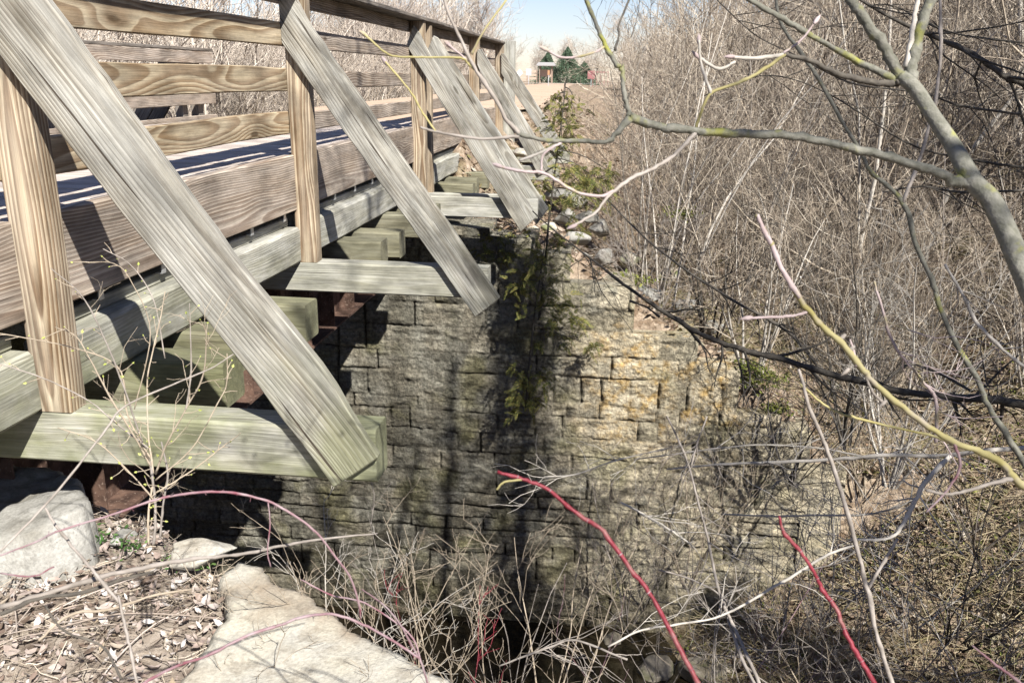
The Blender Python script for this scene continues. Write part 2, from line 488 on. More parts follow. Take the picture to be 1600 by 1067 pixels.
def H(x, y):
    x = np.asarray(x, float); y = np.asarray(y, float)
    c = trail_c(y); tz = trail_z(y)
    E = c+np.interp(y, [7, 12.3, 14.5, 30], [1.1, 1.1, 2.1, 2.4])
    dp = np.exp(-np.maximum(0, y-9)/45)
    d = np.maximum(0, x-E)
    drop = np.minimum(d*np.interp(y, [7, 12, 15], [1.5, 1.3, .55]), 1.05)+np.maximum(0, d-.8)*.62
    drop = 6.5*np.tanh(drop/6.5)*dp
    emb = tz-.07-drop
    dl = np.maximum(0, (c-1.9)-x)
    emb = emb-np.minimum(dl*.3, .9)
    led = prof(x)-.04
    back = led+(np.minimum(emb, 5)-led)*sst(7.9, 9.0, y) if True else emb
    back = np.where(x < 6, back, emb)
    hill = -6.2+.60*(x-3.2)+.25*(np.minimum(y, 14)-6)+.03*np.maximum(0, y-14)
    hill = np.where(hill > -1.0, -1.0+(hill+1.0)*.42, hill)
    hill = np.minimum(hill, 7+.02*y)
    hill = hill-np.maximum(0, y-60)*.06*sst(60, 140, y)
    zb = np.maximum(back, hill)
    # creek side
    bed = -6.75
    fr = np.maximum(hill, bed)
    fe = np.maximum(fr, emb-1.2-(7.2-y)*1.6)
    fr = fr+(fe-fr)*sst(4.7, 5.4, x)
    e = (x-.54)*.545+(y-.1)*.838
    near = np.where(e < 0, -1.5, -1.5-1.7*e)
    fr = np.maximum(fr, np.where(y < 3.0, near, -9))
    z = np.where(y > 7.2, zb, fr)
    nz = fbm(x, y, 1.7, 3, 4)*.13+fbm(x, y, 12., 9, 2)*.35*sst(8, 30, np.abs(x+1.5)+np.maximum(0, y-20)*.0)
    onpath = (np.abs(x-c) < 2.0) & (y > 7.9)
    nz = np.where(onpath, np.minimum(nz, 0)*.1, nz)
    nz = np.where((y > 6.6) & (y < 8) & (x < 4.7), nz*.15, nz)
    return z+nz

def grid_mesh(name, xs, ys, mat, zf, **k):
    X, Y = np.meshgrid(xs, ys)
    Z = zf(X, Y)
    V = np.stack([X, Y, Z], -1).reshape(-1, 3)
    nx, ny = len(xs), len(ys)
    i = (np.arange(ny-1)[:, None]*nx+np.arange(nx-1)[None]).ravel()
    F = np.stack([i, i+1, i+nx+1, i+nx], -1)
    return mk(name, V, F, mat, **k)
xs = np.concatenate([np.arange(-400, -60, 40), np.arange(-60, -8, 2.), np.arange(-8, 14, .16), np.arange(14, 40, 1.), np.arange(40, 400, 25)])
ys = np.concatenate([np.arange(-300, -20, 40), np.arange(-20, 0, .8), np.arange(0, 7.1, .16), [7.16, 7.26], np.arange(7.4, 20, .18), np.arange(20, 60, 1.), np.arange(60, 160, 4.), np.arange(160, 900, 60)])
tag(grid_mesh('ground', xs, ys, M_SOIL, H), kind='structure')
# creek
g = Geo(); g.add([[-30, -3, -6.22], [5.5, -3, -6.22], [5.5, 7.0, -6.22], [-30, 7.0, -6.22]], [[0, 1, 2, 3]])
tag(g.build('creek_water', M_WATER), kind='structure')
# trail and pale road crossing it far away
ty = np.concatenate([np.arange(7.6, 20, .4), np.arange(20, 200, 3.)])
tw_r = np.interp(ty, [7, 12.3, 14.5, 30, 90, 104], [1.2, 1.2, 2.0, 2.1, 2.2, 3.4])
tw_l = np.interp(ty, [7, 12.3, 14.5, 30], [1.7, 1.8, 2.0, 2.1])
uu = np.linspace(0, 1, 9)
X = (trail_c(ty)-tw_l)[:, None]*(1-uu)+(trail_c(ty)+tw_r)[:, None]*uu
X[:, 0] += fbm(ty, ty*0, 1.5, 5)*.12; X[:, -1] += fbm(ty, ty*0+9, 1.5, 6)*.2*(ty > 13)
Yg = np.repeat(ty[:, None], 9, 1)
Z = trail_z(Yg)+.012-.03*(np.abs(uu-.5)*2)[None]**2
V = np.stack([X, Yg, Z], -1).reshape(-1, 3)
i = (np.arange(len(ty)-1)[:, None]*9+np.arange(8)[None]).ravel()
tag(mk('trail', V, np.stack([i, i+1, i+10, i+9], -1), M_TRAIL), kind='structure')
xr = np.linspace(-40, 30, 60); yr = np.array([99., 103.])
Xr, Yr = np.meshgrid(xr, yr)
Zr = np.where(True, trail_z(Yr)+.1, 0)
i = np.arange(59)
tag(mk('road', np.stack([Xr, Yr, Zr], -1).reshape(-1, 3), np.stack([i, i+1, i+61, i+60], -1), M_ROAD), kind='structure')

# ------------------------------------------------------------------ far abutment: coursed limestone
def wall_mesh():
    rg = np.random.default_rng(5)
    x0, x1, z0, z1 = -5.2, 4.78, -6.75, -.9
    st = .0165
    gx = np.arange(x0, x1, st); gz = np.arange(z0, z1, st)
    X, Z = np.meshgrid(gx, gz)
    wob = fbm(X, Z, .9, 21, 3)*.02
    Zw = Z+wob
    # courses
    b = [z1+.3]
    while b[-1] > z0-.3: b.append(b[-1]-rg.choice([.17, .25, .28, .31, .34]))
    b = np.array(b[::-1])
    ci = np.clip(np.searchsorted(b, Zw)-1, 0, len(b)-2)
    dz = np.minimum(Zw-b[ci], b[ci+1]-Zw)
    Xw = X+fbm(X, Z, .5, 31, 2)*.012
    dx = np.full(X.shape, 9.); bid = np.zeros(X.shape, int); strength = np.ones(X.shape)
    rng_c = []
    for c in range(len(b)-1):
        e = [x0-rg.uniform(0, .5)]
        while e[-1] < x1+.6: e.append(e[-1]+rg.choice([.24, .29, .33, .38, .45, .6]))
        e = np.array(e); sg = rg.choice([0, .1, .3, .7, 1.], len(e))
        m = ci == c
        k = np.clip(np.searchsorted(e, Xw[m])-1, 0, len(e)-2)
        dl, dr = Xw[m]-e[k], e[k+1]-Xw[m]
        dx[m] = np.minimum(dl, dr); bid[m] = c*97+k
        strength[m] = np.where(dl < dr, sg[k], sg[k+1])
        rng_c.append(e)
    hs = rg.uniform(.05, .9, len(b)+1)
    hstr = np.where(Zw-b[ci] < b[ci+1]-Zw, hs[ci], hs[ci+1])*(.55+.9*vn(X, Z, .8, 77))
    tint = np.random.default_rng(8).uniform(0, 1, 10000)[bid % 10000]
    off = np.random.default_rng(9).uniform(-1, 1, 10000)[bid % 10000]
    jw = .012+.008*vn(X, Z, .12, 41)
    jh = np.clip(1-dz/jw, 0, 1)*np.clip(hstr, 0, 1); jv = np.clip(1-dx/jw, 0, 1)*strength
    j = np.maximum(jh, jv)
    edge = np.clip(1-np.minimum(dz, dx)/.06, 0, 1)**2
    rough = fbm(X*.5, Z*1.5, .16, 51, 4, .65)*.016+fbm(X, Z, .05, 61, 2)*.007
    # ledges: strata inside the blocks
    depth = off*.013-edge*.006+rough-j*.085+fbm(X, Z, 1.8, 71, 2)*.025
    Y = WALLY-depth
    # stepped top
    top = np.zeros(len(gx))
    steps = [x0]
    while steps[-1] < x1: steps.append(steps[-1]+rg.uniform(.28, .6))
    steps = np.array(steps); tc = []
    for s_ in range(len(steps)-1):
        p_ = float(prof(min(steps[s_+1], 4.7)))+rg.uniform(-.05, .10)
        kk = b[b <= p_+.16].max(); tc.append(kk if steps[s_] > .3 else min(p_, -1.15))
    tcx = np.array(tc)[np.clip(np.searchsorted(steps, gx)-1, 0, len(tc)-1)]
    tcx = tcx+vn(gx, gx*0, .15, 3)*.02
    nx = len(gx)
    V = np.stack([X, Y, Z], -1).reshape(-1, 3)
    i = (np.arange(len(gz)-1)[:, None]*nx+np.arange(nx-1)[None]).ravel()
    F = np.stack([i, i+1, i+nx+1, i+nx], -1)
    keep = (V[F][:, :, 2].max(1) < tcx[F[:, 0] % nx]+st)
    F = F[keep]
    # pull the row at the top edge exactly to the step height
    return V, F, tint.ravel(), np.clip(j*1.3+edge*.10, 0, 1).ravel(), steps, tc
V, F, tint, joint, steps, tc = wall_mesh()
used = np.unique(F); rem = np.full(len(V), -1); rem[used] = np.arange(len(used))
fa = empty('stone_abutment', (0, WALLY, -6.5))
tag(fa, 'tall coursed limestone abutment wall with orange lichen under the far end of the bridge', 'stone wall')
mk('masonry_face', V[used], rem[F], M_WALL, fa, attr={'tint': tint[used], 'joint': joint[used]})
g = Geo(); rg = np.random.default_rng(12)
for s_ in range(len(steps)-1):
    for (ya, yb) in ((7.035, 7.34), (7.35, 7.75)):
        zz = tc[s_]+rg.uniform(-.01, .015)
        a_, b_ = steps[s_]+.005, min(steps[s_+1]-.005, 4.77)
        if b_ > a_: box(g, a_, b_, ya, yb, zz-.6 if True else -6.6, zz)
box(g, 4.3, 4.76, 7.0, 7.75, -6.6, -4.1)
V, F = g.get()
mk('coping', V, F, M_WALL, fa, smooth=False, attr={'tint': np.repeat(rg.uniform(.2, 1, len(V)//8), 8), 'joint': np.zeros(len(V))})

# ------------------------------------------------------------------ near abutment
def rock(name, poly_or_c, size, seed, mat, label=None, cat=None, group=None, flat=.7, rough=.18, sub=4, rot=0.):
    bm = bmesh.new(); bmesh.ops.create_icosphere(bm, subdivisions=sub, radius=1)
    c = Vector(poly_or_c)
    rr_ = random.Random(seed)
    planes = []
    for _ in range(13):
        pn = Vector((rr_.gauss(0, 1), rr_.gauss(0, 1), rr_.gauss(0, 1))).normalized(); planes.append((pn, rr_.uniform(.52, .85)))
    for v in bm.verts:
        p = v.co.copy()
        q = p.copy()
        for pn, pd in planes:
            k_ = q.dot(pn)-pd
            if k_ > 0: q -= pn*k_*.93
        n = mnoise.fractal(p*1.1+Vector((seed*3.1, seed, 0)), 1., 2., 4)*rough*1.6
        n = n*.45
        q = q*(1+n)
        q = Vector((q.x*size[0], q.y*size[1], q.z*size[2]))
        v.co = q
    bmesh.ops.rotate(bm, verts=bm.verts, matrix=Matrix.Rotation(rot, 3, 'Z'))
    me = bpy.data.meshes.new(name); bm.to_mesh(me); bm.free(); me.materials.append(mat)
    for p in me.polygons: p.use_smooth = True
    o = bpy.data.objects.new(name, me); col.objects.link(o); o.location = c
    if label: tag(o, label, cat or 'rock', group)
    return o

def slab(name, px, z, thick, mat, label, cat, seed=1, rough=.012, tiltf=None, res=.02, zpx=None):
    P = np.array([atz(x, y, z)[:2] for x, y in px])
    mn, mx = P.min(0), P.max(0)
    gx = np.arange(mn[0]-res, mx[0]+res*2, res); gy = np.arange(mn[1]-res, mx[1]+res*2, res)
    X, Y = np.meshgrid(gx, gy)
    # signed distance to the outline
    A, B = P, np.roll(P, -1, 0)
    Q = np.stack([X, Y], -1)[..., None, :]
    ab = B-A; t = np.clip(((Q-A)*ab).sum(-1)/(ab*ab).sum(-1), 0, 1)
    dd = np.linalg.norm(Q-(A+ab*t[..., None]), axis=-1).min(-1)
    ins = np.zeros(X.shape, bool)
    for a, b in zip(A, B):
        cnd = ((a[1] > Y) != (b[1] > Y)) & (X < (b[0]-a[0])*(Y-a[1])/(b[1]-a[1]+1e-12)+a[0])
        ins ^= cnd
    sd = np.where(ins, dd, -dd)+fbm(X, Y, .12, seed, 3)*.02
    rnd = .022
    Z = z-np.where(sd < rnd, (1-np.sqrt(np.clip(1-(1-np.clip(sd, 0, rnd)/rnd)**2, 0, 1)))*rnd, 0)
    Z = Z+fbm(X, Y, .35, seed+9, 4)*rough+fbm(X, Y, .06, seed+19, 2)*rough*.25
    Z = np.where(sd <= 0, z-thick, Z)
    nx, ny = len(gx), len(gy)
    V = np.stack([X, Y, Z], -1).reshape(-1, 3)
    i = (np.arange(ny-1)[:, None]*nx+np.arange(nx-1)[None]).ravel()
    F = np.stack([i, i+1, i+nx+1, i+nx], -1)
    o_ = (sd.ravel()[F] > 0).any(1)
    F = F[o_]; us = np.unique(F); rm = np.full(len(V), -1); rm[us] = np.arange(len(us))
    c = V[us].mean(0); c[2] = z-thick
    return tag(mk(name, V[us], rm[F], mat, origin=c), label, cat)

# masonry body of the near abutment and its flared wing wall, under the camera's side of the bridge
NA = np.array([[-4.2, .42], [.12, .42], [.54, .06], [1.49, -.56], [2.6, -1.27], [2.2, -2.0], [-4.2, -2.0]])
na = empty('near_abutment', (0, -.5, -6.6))
tag(na, 'near stone abutment and wing wall dropping into shade below the leaf-covered ledge', 'stone wall')
g = Geo(); n = len(NA)
zz = np.linspace(-6.7, -1.47, 14)
for k_, z_ in enumerate(zz):
    pass
VV = np.concatenate([np.c_[NA, np.full(n, z_)] for z_ in zz])
Fq = []
for a in range(13):
    for b in range(n): Fq.append([a*n+b, a*n+(b+1) % n, (a+1)*n+(b+1) % n, (a+1)*n+b])
Fq = np.array(Fq)
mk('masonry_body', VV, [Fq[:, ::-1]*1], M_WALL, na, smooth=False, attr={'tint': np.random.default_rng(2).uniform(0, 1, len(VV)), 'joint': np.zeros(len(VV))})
# ledge: leafy earth on top of the abutment
def near_z(x, y):
    e = (x-.54)*.545+(y-.1)*.838
    return -1.36+fbm(x, y, .5, 15, 4)*.035+np.clip(-.2-x, 0, 1)*.06-np.clip(e+.12, 0, 1)*.5
gx = np.arange(-1.6, 3.0, .025); gy = np.arange(-2.6, .44, .025)
X, Y = np.meshgrid(gx, gy); Zg = near_z(X, Y)
nx, ny = len(gx), len(gy)
Vn = np.stack([X, Y, Zg], -1).reshape(-1, 3)
i = (np.arange(ny-1)[:, None]*nx+np.arange(nx-1)[None]).ravel()
F = np.stack([i, i+1, i+nx+1, i+nx], -1)
ee = (X-.54)*.545+(Y-.1)*.838
F = F[(ee.ravel()[F] < -.02).all(1)]
tag(mk('ledge_ground', Vn, F, M_LEDGE), kind='structure')
slab('concrete_slab', [(372, 872), (402, 884), (440, 908), (480, 932), (525, 958), (600, 1003), (700, 1064), (770, 1112), (860, 1180), (240, 1190), (262, 1080), (300, 1040), (325, 1012), (345, 960), (343, 905)], -1.27, .22, M_SLAB,
     'pale flat concrete slab lying on the ledge at the bottom of the picture', 'slab', 3, .010)
slab('stone_block', [(-140, 704), (-60, 710), (20, 715), (97, 726), (110, 738), (140, 762), (149, 790), (128, 812), (60, 832), (0, 842), (-140, 860)], -1.15, .26, M_BLOCK,
     'weathered grey stone block tucked under the nearest outrigger beam', 'stone', 8, .03)
rock('chunk_of_rubble', atz(315, 862, -1.27), (.16, .09, .05), 5, M_SLAB, 'rough pale rubble chunk between the slab and the budding shrub', 'rock', rot=.4)
rock('small_stone', atz(192, 838, -1.32), (.07, .05, .03), 9, M_BLOCK, 'small flat grey stone beside the right end of the grey block', 'rock', rot=.9)
# ------------------------------------------------------------------ the timber bridge
BR = empty('timber_bridge', (-1.5, 0, -1.5))
tag(BR, 'weathered wooden trail bridge with braced post railings on rusty steel girders', 'bridge')
_bs = [100]
def board(name, a, b, wd, th, mat, parent=BR, wdir=(0, 0, 1), ch=.006, wob=.003, label=None, seg=.16):
    """plank from a to b (centre line); wd measured along wdir, th across"""
    a = Vector(a); b = Vector(b); X = (b-a); L = X.length; X.normalize()
    Y = Vector(wdir); Y = (Y-X*Y.dot(X)).normalized(); Zd = X.cross(Y)
    M = Matrix.Identity(4)
    for i in range(3): M[i][0], M[i][1], M[i][2], M[i][3] = X[i], Y[i], Zd[i], (a[i]+b[i])/2
    n = max(2, int(L/seg)+1)
    _bs[0] += 1; s0 = _bs[0]
    h, t = wd/2, th/2; c = min(ch, t*.4)
    ring = np.array([(-h+c, -t), (h-c, -t), (h, -t+c), (h, t-c), (h-c, t), (-h+c, t), (-h, t-c), (-h, -t+c)])
    xs_ = np.linspace(-L/2, L/2, n)
    V = []
    for q, xx in enumerate(xs_):
        dy = float(vn(xx, s0*7.3, .9, s0 % 50))*wob; dz = float(vn(xx, s0*3.1, 1.3, (s0+5) % 50))*wob*.7
        jit = np.array([[vn(xx, k*2.7+s0, .25, 7), vn(xx, k*1.9+s0, .25, 8)] for k in range(8)]).reshape(8, 2)*wob*.35
        V.append(np.c_[np.full(8, xx), ring[:, 0]+dy+jit[:, 0], ring[:, 1]+dz+jit[:, 1]])
    V = np.concatenate(V)
    j = np.arange(8); F = []
    f0 = np.stack([j, (j+1) % 8, (j+1) % 8+8, j+8], -1)
    F = np.concatenate([f0+8*k for k in range(n-1)])
    caps = np.array([j[::-1], j+8*(n-1)])
    o = mk(name, V, [F, caps], mat, parent, smooth=False, matrix=M)
    if label: o['label'] = label
    return o

def bracepoly(px, Y, th=.04, mat=W_GREY, name='brace', label=None, parent=BR, pts=None):
    """flat plank in the plane y = Y whose outline is measured; grain along its long direction"""
    P = np.array([aty(x, y, Y)[[0, 2]] for x, y in px]) if pts is None else np.array(pts)
    D_ = []; rj = np.random.default_rng(int(Y*100)+500)
    for a_, b_ in zip(P, np.roll(P, -1, 0)):
        k_ = max(1, int(np.linalg.norm(b_-a_)/.09))
        for q in range(k_): D_.append(a_+(b_-a_)*q/k_+rj.normal(scale=.0022, size=2))
    P = np.array(D_)
    c = P.mean(0); d = P-c
    u = np.linalg.svd(d)[2][0]
    if u[1] < 0: u = -u
    v = np.array([-u[1], u[0]])      # in plane, perpendicular
    # local X = u, local Y = v, local Z = X x Y = -world y
    loc = np.c_[d@u, d@v]
    M = Matrix.Identity(4)
    X = Vector((u[0], 0, u[1])); Yv = Vector((v[0], 0, v[1])); Zd = X.cross(Yv)
    for i in range(3): M[i][0], M[i][1], M[i][2] = X[i], Yv[i], Zd[i]
    M[0][3], M[1][3], M[2][3] = c[0], Y+th/2*(1 if Zd.y < 0 else -1), c[1]
    bm = bmesh.new()
    vs = [bm.verts.new((p[0], p[1], -th/2)) for p in loc]
    f = bm.faces.new(vs)
    r = bmesh.ops.extrude_face_region(bm, geom=[f])
    for g_ in r['geom']:
        if isinstance(g_, bmesh.types.BMVert): g_.co.z += th
    bmesh.ops.recalc_face_normals(bm, faces=bm.faces)
    bmesh.ops.bevel(bm, geom=[e for e in bm.edges], offset=.005, segments=1, affect='EDGES')
    me = bpy.data.meshes.new(name); bm.to_mesh(me); bm.free(); me.materials.append(mat)
    o = bpy.data.objects.new(name, me); col.objects.link(o); o.parent = parent
    o.matrix_local = Matrix.Translation(-parent.location)@M
    if label: o['label'] = label
    return o

def bolt(x, y, z, nrm, parent, r=.013):
    g = Geo(); a = np.arange(6)*math.pi/3
    n_ = Vector(nrm).normalized(); t = n_.orthogonal().normalized(); b_ = n_.cross(t)
    def ringp(rr, h): return np.array([[*(Vector((x, y, z))+t*math.cos(q)*rr+b_*math.sin(q)*rr+n_*h)] for q in a])
    V = np.concatenate([ringp(r*1.6, 0.0), ringp(r*1.6, .004), ringp(r, .0041), ringp(r*.9, .014)])
    F = [[k*6+i, k*6+(i+1) % 6, (k+1)*6+(i+1) % 6, (k+1)*6+i] for k in range(3) for i in range(6)]
    m = parent.matrix_local.copy(); 
    o = mk('bolt', V, [np.array(F), np.array([[18, 19, 20, 21, 22, 23]])], M_GALV, None, origin=(x, y, z), smooth=False)
    o.parent = parent
    o.matrix_parent_inverse = Matrix.Identity(4)
    wm = Matrix.Translation(BR.location)@m
    o.matrix_local = wm.inverted()@Matrix.Translation((x, y, z))
    return o

PW, PD = .14, .10
ZO, ZOB = -.698, -.9
posts = [(0., .53+.5), (2.741, 1.0), (6.15, 1.0), (6.47, .98), (9.67, 1.0), (12.3, 1.0)]
for k_, (py, ztop) in enumerate(posts):
    p = board('post', (-PW/2, py+PD/2, ZO), (-PW/2, py+PD/2, ztop), PW, PD, W_POST, wdir=(1, 0, 0))
    if k_ < 4:
        for z in (-.62, -.50): bolt(.001, py+PD*.5, z, (1, 0, 0), p)
        if k_ < 2:
            for z in (.02-.12, -.26): bolt(.001, py+PD*.5, z, (1, 0, 0), p, .010)
# braces and outriggers
BP = [
 (-.045, [(-140, -95), (8, -95), (73, 0), (360, 397), (500, 571), (590, 715), (520, 762), (379, 571), (240, 397), (0, 90)]),
 (2.741-.045, [(434, -14), (439, 67), (742, 495), (781, 466), (477, 28), (455, -14)]),
 (6.15-.045, [(645, 40), (635, 72), (813, 363), (840, 338), (675, 90), (655, 52)]),
 (6.47-.045, [(677, 56), (668, 78), (838, 352), (857, 326), (717, 110), (684, 60)]),
 (9.67-.045, [(746, 77), (745, 102), (842, 274), (868, 258), (836, 212), (752, 77)]),
 (12.3-.045, [(783, 84), (783, 115), (870, 246), (884, 232), (859, 194), (788, 84)]),
]
braces = [bracepoly(px, Y, label=('brace streaked green and yellow with algae towards its foot' if k_ == 0 else None)) for k_, (Y, px) in enumerate(BP)]
for k_, (Y, px) in enumerate(BP[:5]):
    # carriage bolts through the brace into post and outrigger
    lo_ = np.array([aty(x, y, Y) for x, y in px]); f_ = lo_[np.argsort(lo_[:, 2])[:3]].mean(0); t_ = lo_[np.argsort(-lo_[:, 2])[:3]].mean(0)
    for fr in ((.10, .15) if k_ == 0 else (.06, .12, .86)):
        q = f_+(t_-f_)*fr; bolt(q[0], Y-.0005, q[2], (0, -1, 0), braces[k_], .011)
# nail heads and knots near the foot of the first brace
for (x, y) in ((494, 704), (515, 702), (532, 712), (514, 725), (527, 745), (548, 740)):
    q = aty(x, y, -.046); bolt(q[0], -.0455, q[2], (0, -1, 0), braces[0], .0045)
for (x, y) in ((446, 28), (472, 26), (754, 482), (744, 478)):
    q = aty(x, y, 2.741-.046); bolt(q[0], 2.741-.0455, q[2], (0, -1, 0), braces[1], .0045)
for k_, py in enumerate((0, 2.741, 6.31, 9.67, 12.3)):
    th = .15 if k_ != 2 else .30
    if k_ == 2:
        board('outrigger_beam', (-2.6, py-.085, (ZO+ZOB)/2), (1.15, py-.085, (ZO+ZOB)/2), .2, .09, W_BEAM)
        board('outrigger_beam', (-2.6, py+.17, (ZO+ZOB)/2), (1.17, py+.17, (ZO+ZOB)/2), .2, .09, W_BEAM)
    else:
        board('outrigger_beam', (-2.6, py+th/2, (ZO+ZOB)/2), (1.135, py+th/2, (ZO+ZOB)/2), .2, th, W_BEAM, ch=.01, wob=.004,
              label='outrigger beam with a green-stained cut end' if k_ == 0 else None)
# longitudinal beam and nailer under the kerb
for a, b in ((-3.2, -.02), (.12, 2.72), (2.86, 6.13), (6.58, 9.65), (9.79, 12.28)):
    board('side_beam', (-.17, a, -.575), (-.17, b, -.575), .235, .14, W_BEAM, ch=.018, wob=.008)
    board('nailer', (-.25, a, -.43), (-.25, b, -.43), .055, .14, W_BEAM)
# kerb boards
for a, b in ((-3.2, -.01), (.11, 2.735), (2.845, 6.14), (6.58, 9.66), (9.78, 12.29)):
    board('kerb_board', (-.155, a+.0, -.178), (-.155, b, -.178), .352, .07, W_KERB, wob=.004)
# small galvanised brackets in the gap below the kerb
for y in np.arange(-.55, 6.0, .52):
    if min(abs(y+.02-p[0]) for p in posts) < .13: continue
    g = Geo(); box(g, -.15, -.145, y, y+.035, -.40, -.352); box(g, -.18, -.145, y, y+.035, -.404, -.40)
    g.build('bracket', M_GALV, BR, smooth=False)
# rails on the inner faces
RX = -PW-.021
for (za, zb) in ((.126, .266), (.392, .532), (.655, .795)):
    for a, b in ((-3.2, .05), (.052, 2.79)): board('rail', (RX, a, (za+zb)/2), (RX, b, (za+zb)/2), zb-za, .038, W_RAIL, wob=.006)
    for a, b in ((2.792, 6.3), (6.31, 9.7), (9.705, 12.38)): board('rail', (RX, a, (za+zb)/2-.008), (RX, b, (za+zb)/2-.008), .118, .038, W_KERB, wob=.004)
for a, b in ((-3.2, 2.79), (2.795, 6.3), (6.31, 9.7), (9.705, 12.38)):
    board('top_rail', (RX, a, .953), (RX, b, .953), .10, .038, W_KERB)
for a, b in ((-3.2, 3.0), (3.005, 7.2), (7.205, 12.42)):
    board('rail_cap', (-.10, a, 1.022), (-.10, b, 1.022), .235, .036, W_DARK, wdir=(1, 0, 0))
# tall end plank behind the last post
board('end_plank', (.02, 12.62, -.75), (.02, 12.62, 1.06), .29, .04, W_BEAM, wdir=(1, 0, 0))
# cross ties
for (y0, xe, dz) in ((.614, .30, 0), (1.07, .16, -.0), (1.64, .30, 0), (3.533, .215, .0), (3.966, .25, .0), (4.85, .24, 0), (5.5, .24, 0), (7.3, .3, 0), (7.9, .25, 0), (8.6, .28, 0)):
    board('cross_tie', (-3.3, y0+.1, (ZO+ZOB)/2+dz-.002), (xe, y0+.1, (ZO+ZOB)/2+dz-.002), .205, .2, W_TIE, ch=.012, wob=.006)
# deck planks
g = Geo(); rg = np.random.default_rng(3); y = -3.2
while y < 8.0:
    wd = .138
    box(g, -2.98, -.20, y, y+wd, -.09+rg.uniform(-.002, .002), -.042+rg.uniform(-.003, .003)); y += wd+.007
V, F = g.get()
# grain runs across the bridge
dk = mk('deck', V, F, W_DECK, BR, smooth=False)
g = Geo()
for xx in (-2.6, -1.9, -1.2, -.55): box(g, xx-.05, xx+.05, -3.2, 8, -.69, -.093)
g.build('joist', W_TIE, BR, smooth=False)
# girders
for gx_ in (-.70, -2.45):
    g = Geo(); zt, zb = -.905, -1.72
    box(g, gx_-.16, gx_+.16, -.2, 7.6, zt-.02, zt); box(g, gx_-.008, gx_+.008, -.2, 7.6, zb+.021, zt-.021); box(g, gx_-.17, gx_+.17, -.2, 7.6, zb, zb+.02)
    for y in np.arange(.35, 7.3, .62):
        for s_ in (-1, 1): box(g, min(gx_+s_*.009, gx_+s_*.15), max(gx_+s_*.009, gx_+s_*.15), y, y+.012, zb+.021, zt-.021)
    G_ = g.build('girder', M_RUST, BR, smooth=False)
# cross bracing angle irons between the girders
for y in np.arange(.7, 7, 1.24):
    g = Geo(); 
    tubes(g, [[[-.75, y, -1.6], [-1.5, y+.1, -1.25], [-2.5, y+.1, -.98]]], [[.03, .03, .03]], 4); g.build('cross_brace', M_RUST, BR, smooth=False)
    g = Geo(); tubes(g, [[[-.75, y+.1, -.98], [-1.5, y+.16, -1.25], [-2.4, y+.1, -1.6]]], [[.03, .03, .03]], 4); g.build('cross_brace', M_RUST, BR, smooth=False)
# far railing (other side of the deck)
FX = -3.06
for (za, zb, m) in ((-.30, 0.0, W_KERB), (.13, .25, W_KERB), (.60, .735, W_KERB)):
    board('rail' if za > 0 else 'kerb_board', (FX, -3, (za+zb)/2), (FX, 8.02, (za+zb)/2), zb-za, .04, m)
board('rail_cap', (FX-.08, -3, .755), (FX-.08, 8.05, .755), .2, .034, W_DARK, wdir=(1, 0, 0))
for y in (-.6, 2.2, 4.9, 7.35, 7.75):
    board('post', (FX-.1, y, -.7), (FX-.1, y, .73), .10, .12, W_DARK, wdir=(1, 0, 0))
    if y > 4:
        board('brace', (FX-.12, y-.09, .66), (FX-1.1, y-.09, -.75), .19, .04, W_DARK, wdir=(0, 0, 1))
# ------------------------------------------------------------------ vegetation materials
B_STEM = bark('bark_olive', (.12, .12, .095), (.215, .21, .18), 60., (.26, .26, .07))
B_DARK = bark('bark_dark', (.045, .04, .035), (.10, .09, .075), 40.)
B_TAN = bark('bark_tan', (.22, .18, .135), (.34, .29, .225), 30.)
B_PALE = bark('bark_pale', (.30, .28, .245), (.44, .41, .37), 25.)
B_RED = bark('bark_red', (.11, .013, .02), (.18, .03, .042), 40., (.18, .10, .09), rough=.45)
B_PINK = bark('bark_pink', (.28, .22, .215), (.38, .32, .32), 35., (.27, .24, .12))
B_YEL = bark('bark_yellow', (.23, .20, .075), (.31, .28, .15), 12., (.30, .26, .24))
B_BRAM = bark('bark_bramble', (.15, .075, .09), (.27, .215, .225), 22., (.15, .05, .065), rough=.5)
B_GREY = bark('bark_grey', (.17, .15, .13), (.30, .27, .245), 30.)
T_TAN = isl('twigs_tan', [(.05, .04, .032), (.22, .18, .14), (.44, .38, .30), (.09, .07, .055), (.30, .25, .195), (.60, .54, .45)])
T_FAR = isl('twigs_far', [(.18, .15, .13), (.40, .34, .28), (.56, .50, .43), (.28, .24, .20), (.64, .58, .50)])
T_GREY = isl('twigs_grey', [(.22, .18, .15), (.34, .29, .25), (.46, .40, .36)])
L_LEDGE = isl('ledge_leaves', [(.11, .08, .06), (.24, .18, .15), (.38, .32, .29), (.30, .24, .21), (.46, .42, .40), (.17, .12, .09), (.55, .52, .50), (.30, .24, .17)], trans=.1)
L_BANK = isl('bank_leaves', [(.09, .06, .04), (.18, .13, .09), (.30, .23, .17), (.36, .30, .25), (.22, .15, .10), (.13, .12, .05), (.40, .36, .31)], trans=.1)
L_DEAD = isl('dead_leaves', [(.14, .085, .05), (.26, .18, .12), (.38, .29, .22), (.44, .36, .30), (.50, .44, .38), (.32, .22, .155), (.55, .51, .47)], trans=.1)
L_CEDAR = isl('cedar_sprays', [(.05, .07, .02), (.10, .12, .035), (.17, .165, .05), (.24, .20, .065), (.07, .095, .03)], trans=.1)
L_PINE = isl('pine_needles', [(.05, .085, .055), (.075, .115, .07), (.10, .14, .09)])
L_BUD = isl('spring_buds', [(.40, .46, .12), (.55, .58, .20), (.36, .42, .10)], trans=.2)
L_GRASS = isl('dry_grass', [(.36, .30, .19), (.50, .43, .30), (.28, .22, .13), (.13, .15, .05)], trans=.2)
